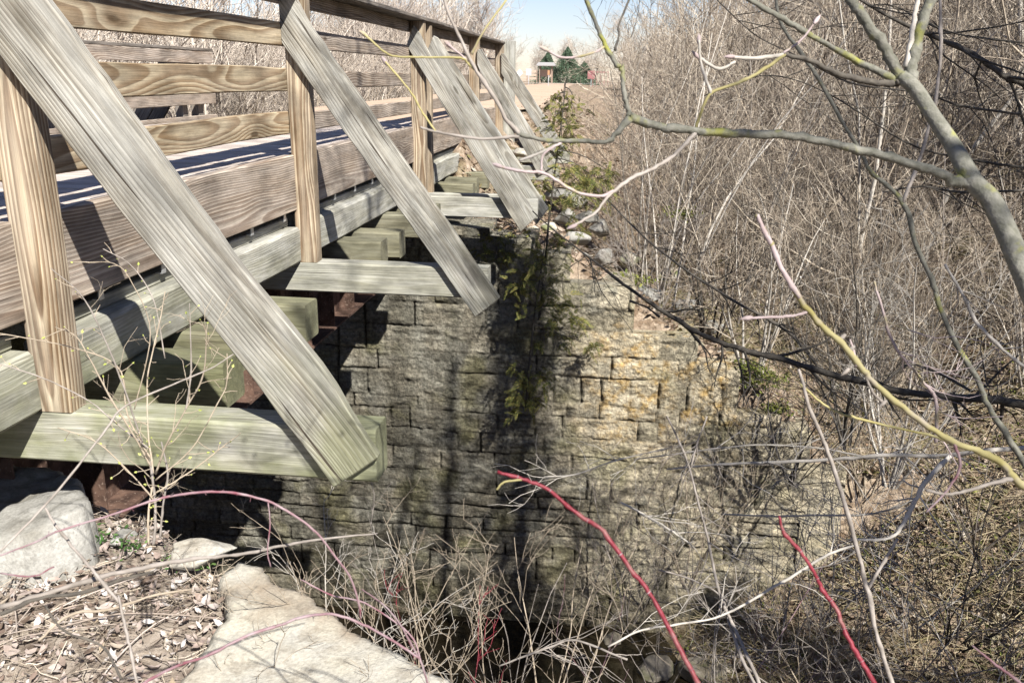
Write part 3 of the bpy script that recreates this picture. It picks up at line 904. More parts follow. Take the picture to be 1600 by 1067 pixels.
L_MOSS = isl('moss', [(.07, .09, .02), (.13, .15, .03), (.20, .20, .06)])
L_GREEN = isl('green_herb', [(.05, .12, .03), (.09, .18, .05), (.14, .22, .07)], trans=.2)

# ------------------------------------------------------------------ generic leafless plants (variants, copied below)
def clump(seed, h, stems, spread, m1=7, m2=5, m3=4, rad=.02, lean=.25, k=3, upb=.10, rm=1., bl=1.):
    """several stems from one foot; returns stem paths and twig paths"""
    rg = np.random.default_rng(seed)
    n = 9
    a = rg.uniform(0, 2*math.pi, stems)
    d = unit(np.stack([np.cos(a)*lean, np.sin(a)*lean, np.ones(stems)], -1)*np.array([1, 1, 1.]))
    P = [np.stack([np.cos(a)*rg.uniform(0, spread, stems), np.sin(a)*rg.uniform(0, spread, stems), np.full(stems, -.1)], -1)]
    ln = h*rg.uniform(.6, 1.1, stems)/(n-1)
    for q in range(n-1):
        d = unit(d+rg.normal(scale=.09, size=d.shape)); P.append(P[-1]+d*ln[:, None])
    P = np.stack(P, 1); R = (rad*rg.uniform(.5, 1.1, stems))[:, None]*np.linspace(1, .22, n)[None]
    out = [(P, R)]
    P1, R1 = grow(P, R, m1, h*.36*bl, 38, rg, 6, .15, upb, .16, .55, .0028*rm)
    P2, R2 = grow(P1, R1, m2, h*.17*bl, 42, rg, 5, .1, upb*.6, .2, .55, .0022*rm)
    P3, R3 = grow(P2, R2, m3, h*.085*bl, 45, rg, 4, .1, .05, .22, .6, .0018*rm)
    return out, [(P1, R1), (P2, R2), (P3, R3)]

def gtub(lst, ks):
    g = Geo()
    for (P, R), k in zip(lst, ks): tubes(g, P, R, k)
    return g.get()

def proto(name, seed, label, cat, group, h, stems, spread, stem_mat, twig_mat, **kw):
    A, B = clump(seed, h, stems, spread, **kw)
    root = empty(name, (0, 0, 0)); tag(root, label, cat, group)
    V, F = gtub(A, [5]); mk('trunk', V, F, stem_mat, root)
    V, F = gtub(B, [4, 3, 3]); mk('branches', V, F, twig_mat, root)
    return root

def place(src, first, loc, rz, sc, label=None, group=None, tilt=(0, 0)):
    if first: r = src
    else:
        r = src.copy(); col.objects.link(r)
        for ch in src.children:
            c = ch.copy(); col.objects.link(c); c.parent = r
    r.location = loc; r.rotation_euler = (tilt[0], tilt[1], rz); r.scale = (sc, sc, sc)
    if label: r['label'] = label
    if group: r['group'] = group
    return r

def Hs(x, y): return float(H(np.array([x]), np.array([y]))[0])

GS, GL, GR = 'saplings on the slope beyond the wall', 'shrubs beyond the far railing', 'tall thin trees on the right hillside'
LS = 'leafless tan sapling in the tangle beyond the stone wall'
LL = 'leafless tan shrub in the thicket seen through the bridge railing'
LR = 'tall thin leafless tree in the tangle on the right hillside'
prot = {
 's': [proto('sapling', 11+i, LS, 'sapling', GS, 2.6+.35*i, 4+i % 3, .18, [B_TAN, B_PALE, B_GREY][i % 3], T_TAN, rm=1.3, rad=.020, m1=8, m2=5, m3=4, lean=.3) for i in range(5)],
 't': [proto('thin_tree', 31+i, LR, 'tree', GR, 6.2+.6*i, 1+i % 2, .25, [B_PALE, B_GREY, B_TAN][i % 3], T_TAN, rm=1.6, rad=.05, m1=14, m2=6, m3=5, lean=.12) for i in range(4)],
 'l': [proto('shrub', 51+i, LL, 'shrub', GL, 2.4+.3*i, 6, .35, B_TAN, T_FAR, rm=1.6, rad=.016, m1=7, m2=5, m3=4, lean=.5) for i in range(3)],
}
used = {k: [False]*len(v) for k, v in prot.items()}
TINT = {'s': ['tan', 'pale', 'grey', 'tan', 'pale'], 't': ['pale', 'grey', 'tan', 'pale'], 'l': ['tan', 'tan', 'tan']}
TW_ = 0
def zone(kind, x, y):
    if kind == 'l': return 'close beyond the far railing' if x > -7 and y < 20 else ('farther along the trail edge' if y >= 20 else 'deep in the brush beyond the far railing')
    if y < 9.5: return 'right behind the stone wall top' if x < 6 else 'on the bank beside the wall end'
    if y < 14: return 'on the slope below the bridge end' if x < 6.5 else 'low on the right hillside'
    if y < 24: return 'midway down the embankment slope' if x < 9 else 'halfway up the right hillside'
    return 'far along the trail embankment' if x < 14 else 'high on the far right hillside'
dupes = {}
def put(kind, i, x, y, rz, sc, **k):
    i %= len(prot[kind])
    size = 'small ' if sc < (.82 if kind == 's' else .85) else ('large ' if sc > 1.02 else '')
    nm = {'s': 'many-stemmed %s sapling', 't': 'tall thin %s tree', 'l': 'leafless %s shrub'}[kind] % TINT[kind][i]
    k['label'] = size+nm+' '+zone(kind, x, y)
    dupes.setdefault(k['label'], []).append(None)
    f = not used[kind][i]; used[kind][i] = True
    dupes[k['label']][-1] = place(prot[kind][i], f, (x, y, Hs(x, y)-.02), rz, sc, **k)

rg = np.random.default_rng(101)
def clearview(x, y):
    """keep the trail and the ground in front of the wall open"""
    c = float(trail_c(y))
    if c-2.6 < x < c+2.7+min(2.5, max(0, y-9)*.12): return False
    if y < 7.9 and x < 5.4: return False
    return True
# saplings just behind the wall and down the slope
n = 0
while n < 74:
    y = 8.0+rg.exponential(5.5); x = rg.uniform(2.2, 4.+y*.75)
    if y > 34 or not clearview(x, y) : continue
    put('s', int(rg.integers(5)), x, y, rg.uniform(0, 6.28), rg.uniform(.65, 1.15)); n += 1
n = 0
while n < 90:
    y = rg.uniform(7.5, 42); x = rg.uniform(4.5, 7+y*.95)
    if not clearview(x, y): continue
    put('t', int(rg.integers(4)), x, y, rg.uniform(0, 6.28), rg.uniform(.7, 1.25)); n += 1
n = 0
while n < 44:
    y = rg.uniform(2, 34); x = -5.2-rg.exponential(2.8)
    if y < 8 and x > -5.6: continue
    put('l', int(rg.integers(3)), x, y, rg.uniform(0, 6.28), rg.uniform(.7, 1.3)); n += 1

for lb_, os_ in dupes.items():
    if 2 <= len(os_) <= 3:
        key = lambda o: float(np.dot(np.array(o.location)-CAM, RT)/np.dot(np.array(o.location)-CAM, FW))
        os_.sort(key=key)
        for o, wd_ in zip(os_, ['leftmost', 'rightmost'] if len(os_) == 2 else ['leftmost', 'middle one', 'rightmost']): o['label'] = lb_+', '+wd_
# the thicket beyond: one mass
def mass(name, seed, spots, vars_, mat, label, cat):
    rg = np.random.default_rng(seed)
    pre = []
    for (s_, kw) in vars_:
        A, B = clump(s_, **kw); pre.append((gtub(A, [3]), gtub(B, [3, 3, 3])))
    g = Geo()
    for (x, y, sc) in spots:
        a = rg.uniform(0, 6.28); ca, sa = math.cos(a)*sc, math.sin(a)*sc
        z = Hs(x, y)
        for (V, F) in pre[int(rg.integers(len(pre)))]:
            W = np.stack([V[:, 0]*ca-V[:, 1]*sa+x, V[:, 0]*sa+V[:, 1]*ca+y, V[:, 2]*sc+z], -1)
            for f in F: g.F.setdefault(f.shape[1], []).append(f+g.n)
            g.V.append(W); g.n += len(W)
    V, F = g.get()
    o = mk(name, V, F, mat, smooth=False)
    return tag(o, label, cat, kind='stuff')
V3 = [(71, dict(h=3.0, stems=6, spread=.4, rm=3.0, rad=.030, m1=5, m2=4, m3=0, lean=.4)), (72, dict(h=3.8, stems=4, spread=.3, rm=2.6, rad=.034, m1=7, m2=4, m3=0, lean=.25)), (73, dict(h=2.4, stems=8, spread=.5, rm=2.6, rad=.02, m1=6, m2=4, m3=0, lean=.6))]
sp = []
while len(sp) < 520:
    y = rg.uniform(11, 75); x = rg.uniform(3.2, 6+y*1.05)
    if clearview(x, y): sp.append((x, y, rg.uniform(.8, 1.5)*(1+y/110)))
mass('thicket', 5, sp, V3, T_TAN, 'dense mass of bare tan brush filling the right hillside', 'brush')
sp = []
while len(sp) < 230:
    y = rg.uniform(3, 80); x = float(trail_c(y))-4.6-rg.exponential(5)
    sp.append((x, y, rg.uniform(.8, 1.4)*(1+y/90)))
mass('thicket', 6, sp, V3, T_FAR, 'dense mass of bare pale brush along the far side of the trail', 'brush')
# skyline wood
V4 = [(81, dict(h=9, stems=1, spread=.1, rm=6., rad=.13, m1=24, m2=8, m3=6, lean=.1)), (82, dict(h=8, stems=2, spread=.3, rm=6., rad=.10, m1=18, m2=7, m3=5, lean=.2))]
sp = []
while len(sp) < 120:
    y = rg.uniform(118, 190); x = rg.uniform(-75, 70)
    if -12 < x < -3 and y < 135: continue
    sp.append((x, y, rg.uniform(.65, 1.0)))
while len(sp) < 190:
    y = rg.uniform(45, 110); sd = rg.choice([-1, 1]); x = float(trail_c(y))+sd*(rg.uniform(6.0, 24)+ (0 if sd < 0 else 1.5))
    sp.append((x, y, rg.uniform(.45, .8)))
mass('woods', 7, sp, V4, T_FAR, 'hazy grey leafless wood closing the end of the trail', 'woods')
# large leafless tree left of the trail
def bigtree(name, x, y, h, seed, label, mat=B_GREY, tw=T_GREY, m=(26, 9, 7), rad=.13, stems=1, lean=.05, bl=1.):
    A, B = clump(seed, h, stems, .2, m1=m[0], m2=m[1], m3=m[2], rad=rad, lean=lean, rm=3., bl=bl)
    z = Hs(x, y)
    root = empty(name, (x, y, z)); tag(root, label, 'tree')
    V, F = gtub(A, [8]); mk('trunk', V+np.array([x, y, z]), F, mat, root)
    V, F = gtub(B, [4, 3, 3]); mk('crown', V+np.array([x, y, z]), F, tw, root)
bigtree('leafless_tree', -9.6, 36, 8.0, 3, 'broad leafless grey tree left of the trail beyond the bridge end', stems=3, lean=.45)
bigtree('leafless_tree', -8.3, 62, 7.5, 4, 'smaller leafless tree just left of the trailside shelter', stems=2, lean=.4)
bigtree('leafless_tree', 9.8, 33, 9.5, 8, 'tall leafless tree right of the trail against the pale sky', stems=2, lean=.25)
bigtree('pale_tree', -2.6, 138, 9.5, 14, 'pale trunked tree rising behind the dark evergreen', mat=B_PALE, tw=T_FAR)

# ------------------------------------------------------------------ evergreen, shelter and signs down the trail
def conifer(name, x, y, h, r, seed, label):
    rg = np.random.default_rng(seed); z = Hs(x, y)
    root = empty(name, (x, y, z)); tag(root, label, 'evergreen')
    g = Geo(); tubes(g, [[[x, y, z-.2], [x, y, z+h]]], [[.12, .03]], 7); g.build('trunk', B_DARK, root)
    n = 9000; t = rg.uniform(.06, 1, n)**.8; a = rg.uniform(0, 6.28, n)
    rr = r*(1-t)**.75*(.35+.65*np.sqrt(rg.uniform(0, 1, n)))*(1+.3*np.sin(a*3+t*14)+.2*np.sin(a*7+t*31))
    c = np.stack([x+rr*np.cos(a), y+rr*np.sin(a), z+t*h-rr*.25], -1)
    d = unit(rg.normal(size=(n, 3))+np.stack([np.cos(a), np.sin(a), -.3+0*a], -1)*1.2); s_ = rg.uniform(.14, .34, n)[:, None]
    e = unit(np.cross(d, rg.normal(size=(n, 3))))
    V = np.stack([c-d*s_*.5-e*s_*.16, c+d*s_*.5, c-d*s_*.5+e*s_*.16], 1).reshape(-1, 3)
    mk('crown', V, np.arange(n*3).reshape(-1, 3), L_PINE, root)
conifer('evergreen_tree', -5.6, 127, 4.9, 2.6, 1, 'dark green evergreen tree closing the view down the trail')
conifer('evergreen_tree', -8.6, 130, 4.3, 2.4, 2, 'lower dark evergreen just left of the tallest one')
conifer('evergreen_tree', -3.3, 129, 3.1, 2.4, 3, 'small bushy evergreen at the right foot of the dark evergreen')

M_BROWN = plain('brown_paint', (.25, .19, .15)); M_REDP = plain('red_paint', (.27, .12, .12)); M_WHITE = plain('white_paint', (.78, .78, .76)); M_ROOF2 = plain('weathered_roof', (.30, .29, .28)); M_ORANGE = plain('orange_paint', (.40, .22, .12))
M_GREYR = plain('grey_roof', (.42, .42, .44)); M_TANW = plain('tan_boards', (.44, .33, .26))
kx, ky = float(aty(853, 120, 112)[0]), 112.
kz = Hs(kx, ky)
K = empty('trail_shelter', (kx, ky, kz)); tag(K, 'small open roofed trail shelter on posts where the path meets the road', 'shelter')
for sx in (-.75, .75):
    for sy in (-.6, .6):
        g = Geo(); box(g, kx+sx-.06, kx+sx+.06, ky+sy-.06, ky+sy+.06, kz-.1, kz+2.25); g.build('post', M_BROWN, K, smooth=False)
g = Geo(); g.add([[kx-1.15, ky-1, kz+2.25], [kx+1.15, ky-1, kz+2.25], [kx+1.15, ky+1, kz+2.25], [kx-1.15, ky+1, kz+2.25], [kx-1.0, ky, kz+2.62], [kx+1.0, ky, kz+2.62]],
      [[0, 1, 5, 4], [2, 3, 4, 5]]); g.add([[kx-1.15, ky-1, kz+2.25], [kx-1.15, ky+1, kz+2.25], [kx-1, ky, kz+2.62], [kx+1.15, ky-1, kz+2.25], [kx+1.15, ky+1, kz+2.25], [kx+1, ky, kz+2.62]], [[0, 2, 1], [3, 4, 5]])
box(g, kx-1.14, kx+1.14, ky-.99, ky+.99, kz+2.17, kz+2.245); g.build('roof', M_ROOF2, K, smooth=False)
g = Geo(); box(g, kx-.68, kx+.68, ky+.5, ky+.54, kz+.9, kz+1.75); g.build('notice_panel', M_TANW, K, smooth=False)
# long tan fence running left behind the shelter
fx = kx-.9
F_ = empty('tan_fence', (fx-2, 109.5, kz)); tag(F_, 'low tan board fence stepping down left of the trail shelter', 'fence')
for i in range(6):
    xx = fx-i*1.2; g = Geo(); box(g, xx-.05, xx+.05, 109.4, 109.5, kz-.1, kz+1.7-.12*i); g.build('post', M_BROWN, F_, smooth=False)
    if i < 5:
        for zz_ in (.55, .95, 1.35):
            g = Geo(); box(g, xx-1.15, xx-.05, 109.43, 109.47, kz+zz_-.1*i, kz+zz_+.26-.1*i); g.build('board', M_TANW, F_, smooth=False)
def sign(name, px, py, Y, w_, h_, zc, panelmat, label, cat='sign', two=False, diamond=False, extra=None):
    x = float(aty(px, py, Y)[0]); z = Hs(x, Y)
    r = empty(name, (x, Y, z)); tag(r, label, cat)
    for sx in ((-w_*.42, w_*.42) if two else (0,)):
        g = Geo(); box(g, x+sx-.035, x+sx+.035, Y+.02, Y+.09, z-.1, z+zc+(h_/2 if two else 0)); g.build('post', M_BROWN if two else M_GALV, r, smooth=False)
    g = Geo()
    if diamond: g.add([[x-w_/2, Y, z+zc], [x, Y, z+zc-h_/2], [x+w_/2, Y, z+zc], [x, Y, z+zc+h_/2], [x-w_/2, Y+.01, z+zc], [x, Y+.01, z+zc-h_/2], [x+w_/2, Y+.01, z+zc], [x, Y+.01, z+zc+h_/2]], BOXF)
    else: box(g, x-w_/2, x+w_/2, Y-.01, Y+.015, z+zc-h_/2, z+zc+h_/2)
    g.build('panel', panelmat, r, smooth=False)
    if extra: extra(x, Y, z, r)
def redx(x, Y, z, r):
    for sx in np.linspace(-.9, .9, 5):
        g = Geo(); box(g, x+1.1+sx-.03, x+1.1+sx+.03, Y, Y+.06, z, z+1.75); g.build('picket', M_REDP, r, smooth=False)
    g = Geo(); box(g, x+.1, x+2.1, Y-.02, Y+.0, z+1.6, z+1.75); g.build('top_bar', M_REDP, r, smooth=False)
sign('red_gate', 924, 117, 108, .9, .95, 1.35, M_REDP, 'red slatted gate and panel standing right of the far road crossing', 'gate', extra=redx)
sign('warning_sign', 812, 112, 96, .75, .75, 1.75, M_WHITE, 'pale diamond sign beyond the end plank of the bridge', diamond=True)
sign('stop_sign', 826, 116, 104, .62, .75, 1.75, M_GREYR, 'small grey sign on a thin post left of the trail shelter')
sign('marker_post', 857, 124, 70, .16, .35, 1.1, M_ORANGE, 'thin orange-brown marker post beside the trail')
# ------------------------------------------------------------------ foreground stems measured off the photograph
def limb(name, pts, mat, parent, m=None, k=8, jig=.0):
    """pts: (px, py, depth, width in px) -> tapering tube; returns path"""
    A = np.array([[*atd(x, y, d), w_*d/FPX/2] for x, y, d, w_ in pts])
    m = m or max(6, len(pts)*5)
    Q = spline(A, m)
    if mat is B_BRAM: Q[:, 3] *= .75
    if mat in (B_YEL, B_PINK) and pts[0][2] < 1.9: Q[:, 3] *= .88
    rg = np.random.default_rng(int(pts[0][0]*7+pts[0][1]) % 9999)
    P, R = Q[:, :3], np.maximum(Q[:, 3], .0006)
    if jig: P = P+rg.normal(scale=jig, size=P.shape)*R[:, None]
    R = R*.9*(1+.10*rg.normal(size=len(R)))
    P = P+rg.normal(scale=.16, size=P.shape)*R[:, None]
    g = Geo(); tubes(g, P, R, k, cap=True)
    o = g.build(name, mat, parent)
    return P, R

def sub(parentpath, root, name, mat, m, L, ang, seed, n=5, lo=.15, rmin=.001, up=.0, wob=.18, m2=0, rs=.5):
    P, R = parentpath
    rg = np.random.default_rng(seed)
    A = grow(P[None], R[None], m, L, ang, rg, n, lo, up, wob, rs, rmin)
    g = Geo(); tubes(g, *A, k=4)
    if m2:
        B = grow(*A, m2, L*.5, ang, rg, 4, .15, up, wob, .6, rmin*.8); tubes(g, *B, k=3)
    return g.build(name, mat, root)

def budtip(root, x, y, d, dirpx, mat=None, s=7):
    """swollen pinkish bud at a twig's tip"""
    p = atd(x, y, d); q = atd(x+dirpx[0], y+dirpx[1], d)
    u = unit(q-p); r = s*d/FPX/2
    Q = np.stack([p-u*r*2, p-u*r*.5, p+u*r*1.2, p+u*r*3]); g = Geo()
    tubes(g, Q, np.array([.6, 1.1, .9, .1])*r, 6); return g.build('bud', mat or B_PINK, root)

T0 = atd(1640, 520, 1.75)
T = empty('young_maple_tree', (3.5, -.9, -3.0))
tag(T, 'blurred green-grey lichened tree forking in front of the right side of the view', 'tree')
base = Vector((3.55, -.95, -3.0))
stem = [(1408, 120, 1.9, 24), (1430, 139, 1.88, 25), (1455, 177, 1.86, 25), (1489, 228, 1.83, 28), (1520, 283, 1.8, 33), (1548, 312, 1.78, 34), (1573, 363, 1.76, 36), (1600, 428, 1.74, 38), (1690, 640, 1.7, 46), (1760, 900, 1.8, 54)]
A = np.array([[*atd(x, y, d), w_*d/FPX/2] for x, y, d, w_ in stem]+[[3.3, -1.0, -1.9, .045], [3.5, -.95, -3.2, .06]])
Q = spline(A, 70); g = Geo(); tubes(g, Q[:, :3], Q[:, 3]*.9, 12, cap=True); g.build('trunk', B_STEM, T)
D = 1.9
L1 = [
 ([(1408, 122, D, 22), (1379, 72, D, 19), (1345, 21, D, 19), (1328, 0, D, 18), (1300, -60, D, 16)], B_STEM),
 ([(1421, 128, D, 20), (1427, 93, D, 20), (1440, 42, D, 18), (1453, 0, D, 18), (1465, -60, D, 16)], B_STEM),
 ([(1417, 104, D, 12), (1427, 42, D, 9), (1434, 0, D, 8), (1438, -50, D, 7)], B_PALE),
 ([(1400, 124, D, 13), (1392, 121, D, 12), (1337, 95, D, 11), (1269, 57, D-.05, 10), (1219, 27, D-.08, 10), (1172, 0, D-.1, 9), (1120, -40, D-.1, 8)], B_STEM),
 ([(1404, 128, D, 13), (1390, 131, D, 12), (1337, 124, D-.03, 11), (1299, 112, D-.06, 10), (1261, 93, D-.1, 8), (1223, 86, D-.12, 7)], B_DARK),
 ([(1223, 86, D-.12, 7), (1177, 92, D-.15, 7), (1141, 89, D-.16, 6)], B_PALE),
 ([(1226, 86, D-.12, 7), (1189, 112, D-.15, 7), (1155, 129, D-.18, 7), (1111, 146, D-.2, 6), (1094, 181, D-.2, 6), (1086, 206, D-.2, 7)], B_YEL),
 ([(1111, 146, D-.2, 6), (1096, 101, D-.2, 5), (1092, 63, D-.2, 4)], B_PALE),
 ([(1149, 97, D-.16, 5), (1122, 108, D-.17, 6), (1088, 87, D-.17, 5)], B_PALE),
 ([(1223, 84, D-.12, 5), (1252, 63, D-.12, 4.5), (1276, 32, D-.12, 4)], B_PINK),
]
for pts, m in L1: limb('branch', pts, m, T)
E1 = limb('branch', [(1522, 290, 1.8, 24), (1493, 283, 1.8, 19), (1455, 266, 1.79, 17), (1400, 249, 1.78, 16), (1345, 236, 1.77, 15), (1286, 221, 1.76, 15), (1227, 211, 1.74, 15), (1168, 209, 1.72, 14), (1113, 207, 1.7, 14), (1050, 201, 1.68, 14), (1031, 198, 1.68, 14), (983, 184, 1.66, 16)], B_STEM, T)
limb('branch', [(985, 184, 1.66, 14), (964, 208, 1.65, 10), (950, 221, 1.64, 8), (919, 221, 1.63, 8), (882, 221, 1.62, 8), (854, 220, 1.61, 8), (809, 209, 1.6, 8)], B_STEM, T)
limb('branch', [(812, 210, 1.6, 8), (792, 188, 1.6, 7), (775, 157, 1.59, 7), (745, 112, 1.58, 7), (719, 60, 1.57, 5.5), (700, 20, 1.56, 5), (688, -20, 1.56, 5)], B_GREY, T)
limb('branch', [(810, 213, 1.6, 6), (749, 217, 1.58, 5.5), (681, 206, 1.57, 5), (657, 199, 1.56, 4)], B_GREY, T)
limb('branch', [(681, 206, 1.57, 4.5), (660, 176, 1.57, 4), (640, 142, 1.56, 4), (602, 97, 1.55, 4)], B_YEL, T)
limb('branch', [(745, 112, 1.58, 5.5), (731, 99, 1.58, 5), (719, 91, 1.57, 4.5), (680, 90, 1.56, 4), (644, 90, 1.55, 4), (614, 88, 1.55, 4), (599, 80, 1.54, 4), (569, 54, 1.54, 4.5)], B_YEL, T)
limb('branch', [(737, 86, 1.58, 5), (756, 49, 1.57, 4), (793, -2, 1.57, 4)], B_YEL, T)
limb('branch', [(731, 96, 1.58, 4), (715, 82, 1.57, 4), (700, 70, 1.57, 4)], B_PINK, T)
limb('branch', [(983, 182, 1.66, 9), (981, 169, 1.66, 8), (976, 152, 1.66, 8), (973, 125, 1.66, 8), (972, 107, 1.66, 9), (964, 101, 1.66, 9), (947, 73, 1.66, 8), (933, 42, 1.66, 7), (916, 0, 1.66, 7), (905, -30, 1.66, 6)], B_STEM, T)
limb('branch', [(974, 167, 1.66, 5), (980, 160, 1.66, 4), (983, 146, 1.66, 3)], B_DARK, T)
limb('branch', [(946, 72, 1.66, 5), (930, 82, 1.65, 5), (902, 89, 1.64, 4.5), (877, 90, 1.63, 5), (851, 77, 1.62, 5)], B_PINK, T)
limb('branch', [(961, 79, 1.7, 4.5), (967, 56, 1.72, 4), (967, 39, 1.73, 4), (983, 0, 1.75, 4), (992, -20, 1.75, 3.5)], B_DARK, T)
limb('branch', [(1087, 208, 1.69, 9), (1071, 225, 1.68, 7), (1048, 247, 1.67, 7), (1020, 264, 1.66, 7), (989, 278, 1.65, 7), (959, 299, 1.64, 6), (944, 315, 1.63, 5), (929, 334, 1.62, 4.5), (895, 354, 1.61, 5)], B_GREY, T)
limb('branch', [(959, 299, 1.64, 6), (936, 307, 1.63, 6), (898, 299, 1.62, 6), (868, 281, 1.61, 6), (846, 270, 1.61, 6), (812, 268, 1.6, 6), (778, 259, 1.6, 6)], B_PINK, T)
limb('branch', [(900, 300, 1.62, 5.5), (868, 281, 1.615, 6.5)], B_YEL, T)
limb('branch', [(846, 268, 1.61, 4), (848, 244, 1.61, 4), (862, 232, 1.61, 4), (880, 222, 1.62, 5)], B_PINK, T)
limb('branch', [(878, 222, 1.62, 5), (842, 240, 1.61, 5), (812, 251, 1.6, 5)], B_PALE, T)
for x, y, dx, dy in ((569, 54, -8, -6), (602, 97, -6, -10), (851, 77, -8, -4), (778, 259, -8, -3), (895, 354, -8, 3), (1141, 89, -8, 0), (1088, 87, -6, -6), (1092, 63, 0, -8), (1276, 32, 6, -8), (700, 70, -6, -6)):
    budtip(T, x, y, 1.58 if x < 1000 else 1.72, (dx, dy))

def plant(name, label, cat, origin_px, depth, parts, group=None, tail=None, bloc=None):
    """a plant made of measured stems; the root sits where its lowest stem meets the ground"""
    o = atd(*origin_px, depth) if bloc is None else np.array(bloc)
    r = empty(name, tuple(o)); tag(r, label, cat, group)
    paths = []
    for nm, pts, mat in parts: paths.append(limb(nm, pts, mat, r))
    if tail is not None:
        # continue the first stem down to the ground outside the frame
        P, R = paths[0]
        Q = spline(np.vstack([P[-1], (P[-1]+np.array(tail))/2+np.array([.05, 0, 0]), tail]), 12)
        g = Geo(); tubes(g, Q, np.full(12, R[-1]), 6); g.build('stem', parts[0][2], r)
    return r, paths

d = 1.35
r, ps = plant('yellow_twig', 'thick yellow and pink twig rising diagonally across the right centre', 'branch', (1600, 742), d, [
 ('stem', [(1182, 336, d, 8), (1193, 358, d, 9), (1202, 377, d, 11), (1225, 427, d, 10), (1258, 478, d, 11), (1285, 510, d, 12), (1318, 540, d, 13), (1348, 577, d, 12), (1366, 598, d, 12), (1400, 628, d, 13), (1438, 657, d, 12), (1489, 691, d, 13), (1527, 704, d, 13), (1564, 722, d, 14), (1586, 748, d, 16), (1630, 790, d, 17), (1700, 900, d, 18)], B_YEL),
 ('twig', [(1261, 488, d, 6), (1240, 493, d, 5.5), (1219, 495, d, 6), (1168, 497, d, 5)], B_PINK),
 ('stem', [(1182, 336, d, 8), (1193, 358, d-.002, 9.6), (1202, 377, d-.002, 11.6), (1225, 427, d-.002, 10.6), (1250, 465, d-.002, 11)], B_PINK),
 ('twig', [(1338, 572, d, 6), (1334, 548, d, 4), (1328, 530, d, 3)], B_PINK),
 ('twig', [(1352, 585, d, 4), (1362, 610, d, 4), (1378, 628, d, 6)], B_GREY),
 ('twig', [(1586, 746, d, 10), (1560, 752, d, 8), (1520, 764, d, 6), (1480, 772, d, 5), (1447, 766, d, 5)], B_GREY),
 ('twig', [(1490, 690, d, 8), (1500, 730, d, 6), (1476, 770, d, 5), (1447, 800, d, 4)], B_BRAM),
], tail=(3.4, -.7, -3.))
for x, y in ((1316, 527), (1322, 580), (1380, 630), (1330, 545)): budtip(r, x, y, d, (-6, 5), B_GREY, 7)
budtip(r, 1168, 497, d, (-8, 1), B_PINK, 8)
d = 2.6
plant('grey_green_stem', 'grey-green stem forking twice behind the big blurred tree', 'branch', (1600, 722), d, [
 ('stem', [(1212, -20, d, 5), (1219, 34, d, 6), (1252, 84, d, 7), (1286, 135, d, 7), (1320, 198, d, 7), (1345, 236, d, 7), (1362, 270, d, 7), (1411, 316, d, 9), (1430, 380, d, 9), (1461, 450, d, 9), (1463, 463, d, 9), (1484, 518, d, 9), (1527, 594, d, 10), (1548, 640, d, 10), (1598, 720, d, 11), (1680, 850, d, 12)], B_STEM),
 ('branch', [(1411, 316, d, 7), (1438, 245, d, 6), (1463, 148, d, 6), (1470, 63, d, 6), (1468, -20, d, 5)], B_GREY)], tail=(4.6, .2, -3.6))
d = 2.2
plant('grey_sapling', 'slender grey sapling standing before the right end of the stone wall', 'sapling', (1394, 1066), d, [
 ('trunk', [(1248, 577, d, 5), (1265, 636, d, 7), (1286, 687, d, 7), (1307, 745, d, 8), (1333, 834, d, 8), (1355, 921, d, 9), (1372, 1000, d, 8), (1394, 1066, d, 8), (1420, 1150, d, 9)], B_GREY),
 ('branch', [(1357, 918, d, 6), (1386, 869, d, 6), (1403, 842, d, 5)], B_GREY),
 ('branch', [(1250, 600, d, 4), (1285, 630, d, 4.5), (1310, 644, d, 4), (1345, 655, d, 5), (1400, 668, d, 4), (1460, 682, d, 5), (1500, 700, d, 3)], B_YEL)], tail=(3.0, -.5, -3.2))
# the red canes
C1 = plant('red_cane', 'long bright red cane arching up in front of the wall', 'cane', (1090, 1064), 1.3, [
 ('stem', [(777, 737, 1.3, 6), (819, 749, 1.3, 7), (858, 766, 1.3, 7), (906, 806, 1.3, 8), (941, 828, 1.29, 8), (985, 889, 1.28, 8), (1016, 928, 1.27, 8), (1047, 985, 1.26, 9), (1068, 1025, 1.25, 9), (1092, 1070, 1.24, 9), (1120, 1150, 1.22, 9)], B_RED),
 ('twig', [(815, 749, 1.3, 4.5), (788, 753, 1.29, 4), (776, 765, 1.29, 4)], B_YEL)], tail=(2.15, -1.6, -1.9))
C2 = plant('red_cane', 'second red cane pointing up right of the longest one', 'cane', (1364, 1061), 1.4, [
 ('stem', [(1217, 806, 1.4, 4), (1226, 834, 1.4, 7), (1250, 860, 1.4, 7), (1272, 895, 1.4, 7), (1285, 921, 1.4, 8), (1307, 952, 1.39, 8), (1320, 987, 1.38, 8), (1342, 1026, 1.37, 9), (1366, 1066, 1.36, 9), (1400, 1140, 1.35, 9)], B_RED)], tail=(2.6, -1.5, -2.1))
plant('red_cane', 'short pinkish red cane in the bottom right corner', 'cane', (1587, 1061), 1.5, [
 ('stem', [(1519, 1008, 1.5, 4), (1547, 1031, 1.5, 6), (1587, 1061, 1.5, 7), (1640, 1110, 1.5, 8)], B_BRAM)], tail=(3.0, -1.4, -2.4))
for (rr, pl) in (C1, C2):
    P, R = pl[0]
    for i in range(4, len(P)-4, 7):
        g = Geo(); tubes(g, np.stack([P[i]-(P[i+1]-P[i])*.09, P[i], P[i]+(P[i+1]-P[i])*.09]), np.array([.95, 1.22, .95])*R[i], 8); g.build('node', B_BRAM, rr)
